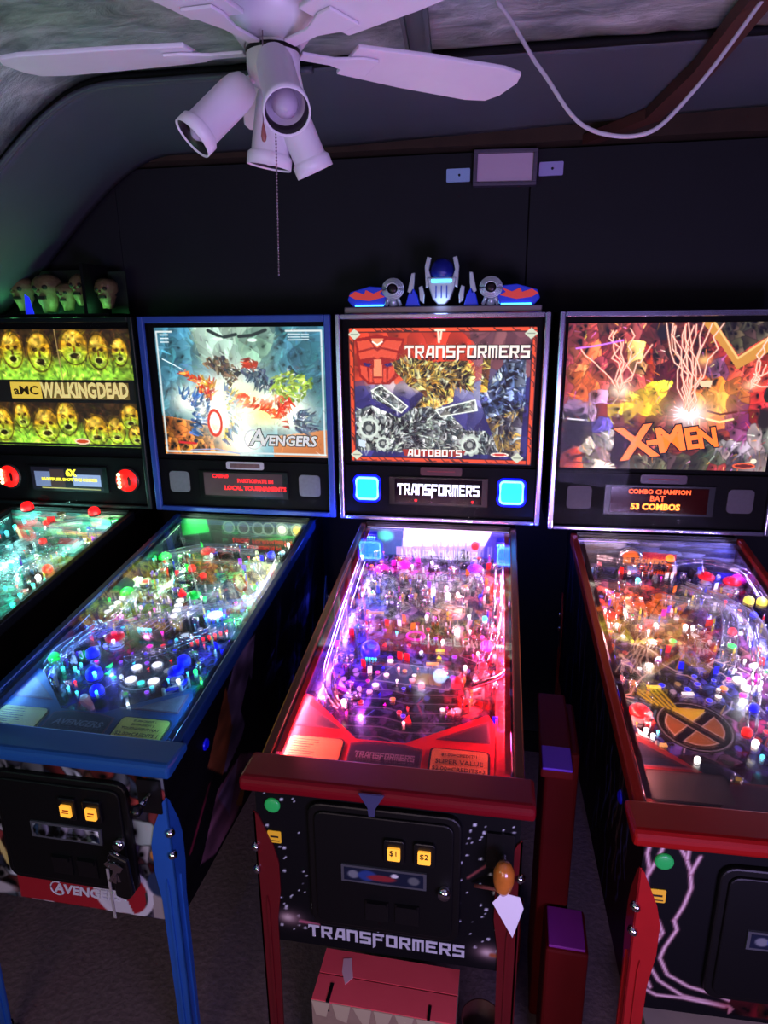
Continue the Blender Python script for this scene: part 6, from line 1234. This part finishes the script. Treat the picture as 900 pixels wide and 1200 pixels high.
MB().prism([(-.052, 1.883), (-.018, 1.883), (-.030, 1.945), (-.046, 1.955)], -.004, 0, fn=lambda a, c, d: (a, 1.252-d, c)).build('blue_shard', mat('shard_blue', (30, 40, 230), .3, emit=1.), top)
for x in (-.12, -.03, .06, .14, .26): lamp('topper_lamp', 'POINT', (x, 1.262, 1.90), .11*LG, (.15, 1, .3), .01, parent=R1)

for o in [o for o in R1.children if o.name.startswith('topper')]: o.location.x -= .055
# ------------------------------------------------------------------ things on the floor
def carton(name, cx, cy, w, d, h, rz, label, tm, sm_):
    t = empty(name, (cx, cy, 0), rz, label, 'box'); b = MB()
    for q in ((-w/2, w/2, -d/2, -d/2+.005), (-w/2, w/2, d/2-.005, d/2), (-w/2, -w/2+.005, -d/2+.005, d/2-.005), (w/2-.005, w/2, -d/2+.005, d/2-.005)): b.box(*q, 0, h-.004)
    b.box(-w/2+.005, w/2-.005, -d/2+.005, d/2-.005, 0, .006); b.build('carton', sm_, t)
    for s, y0, y1 in ((0, -d/2, -.002), (1, .002, d/2)): MB().box(-w/2, w/2, y0, y1, h-.004, h).build('top_flap', tm, t)
    return t
pk = mat('carton_top_lit', (255, 86, 98), .6, noise=.12, nscale=14, bump=.1); kr = mat('kraft', (150, 128, 108), .8, noise=.35, nscale=22, bump=.4)  # red light on the box top is mixed into its pink
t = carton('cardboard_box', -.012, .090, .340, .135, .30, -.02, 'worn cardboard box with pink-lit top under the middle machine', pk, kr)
MB().box(-.135, -.127, -.0685, -.022, .27, .3015).build('slot', BLACKM(), t); MB().box(.105, .112, -.0685, -.035, .27, .3015).build('slot', BLACKM(), t)
MB().prism([(-.12, .045), (-.10, .05), (-.085, .0), (-.10, -.02), (-.115, .01)][::-1], .300, .3012).build('tape_strip', mat('clear_tape', (235, 190, 200), .15), t)
r = random.Random(3); b = MB()
for k in range(6): x = -.17+.05*k; b.prism([(x, .298), (x+.045, .298), (x+.035, .298-r.uniform(.03, .09)), (x+.01, .298-r.uniform(.02, .06))][::-1], 0, .0025, fn=lambda a, c, d: (a, -.0677-d, c))
b.build('torn_edge', mat('kraft_pale', (185, 170, 140), .8), t)
b = MB().lathe([(.032, 0), (.036, .004), (.046, .24), (.048, .245), (.045, .245), (.033, .008), (.0005, .006)], 26, cap=False)
t = b.build('waste_bin', mat('bin_brown', (92, 50, 46), .4), loc=(.215, .085, 0)); tag(t, 'small dark open bin right of the pink-lit box', 'bin')
t = MB().box(-.02, .02, -.05, .05, 0, .12).build('red_block', mat('block_red', (190, 40, 50), .5), loc=(.305, .50, 0), bevel=.006); tag(t, 'small red block on the floor behind the middle machine’s right leg', 'block')
t = carton('flat_carton', .80, .20, .34, .22, .12, .05, 'flat pale carton on the floor under the right machine', mat('pale_top', (190, 172, 158), .7, noise=.1), mat('pale_card', (170, 150, 135), .8))
# red step unit with thin purple patches standing between the two right-hand machines
t = empty('step_stool', (.40, .60, 0), -.03, 'tall dark red step stool with purple patches between the two right machines', 'stool')
rd = mat('stool_red', (88, 10, 9), .7, noise=.25, nscale=9, spec=.15)
MB().box(-.045, .035, -.30, -.07, .0, .84).build('column', rd, t, bevel=.008)
MB().box(-.062, .012, -.40, -.07, .84, .865).build('top_step', rd, t, bevel=.006)
MB().box(-.058, .008, -.405, -.32, .8655, .872).build('purple_patch', mat('patch_purple', (96, 40, 190), .6), t, bevel=.002)
MB().box(-.025, .076, -.43, -.30, .0, .385).build('lower_step', rd, t, bevel=.008)
MB().box(-.018, .068, -.425, -.31, .3855, .393).build('purple_patch', mat('patch_purple2', (140, 40, 150), .6), t, bevel=.002)
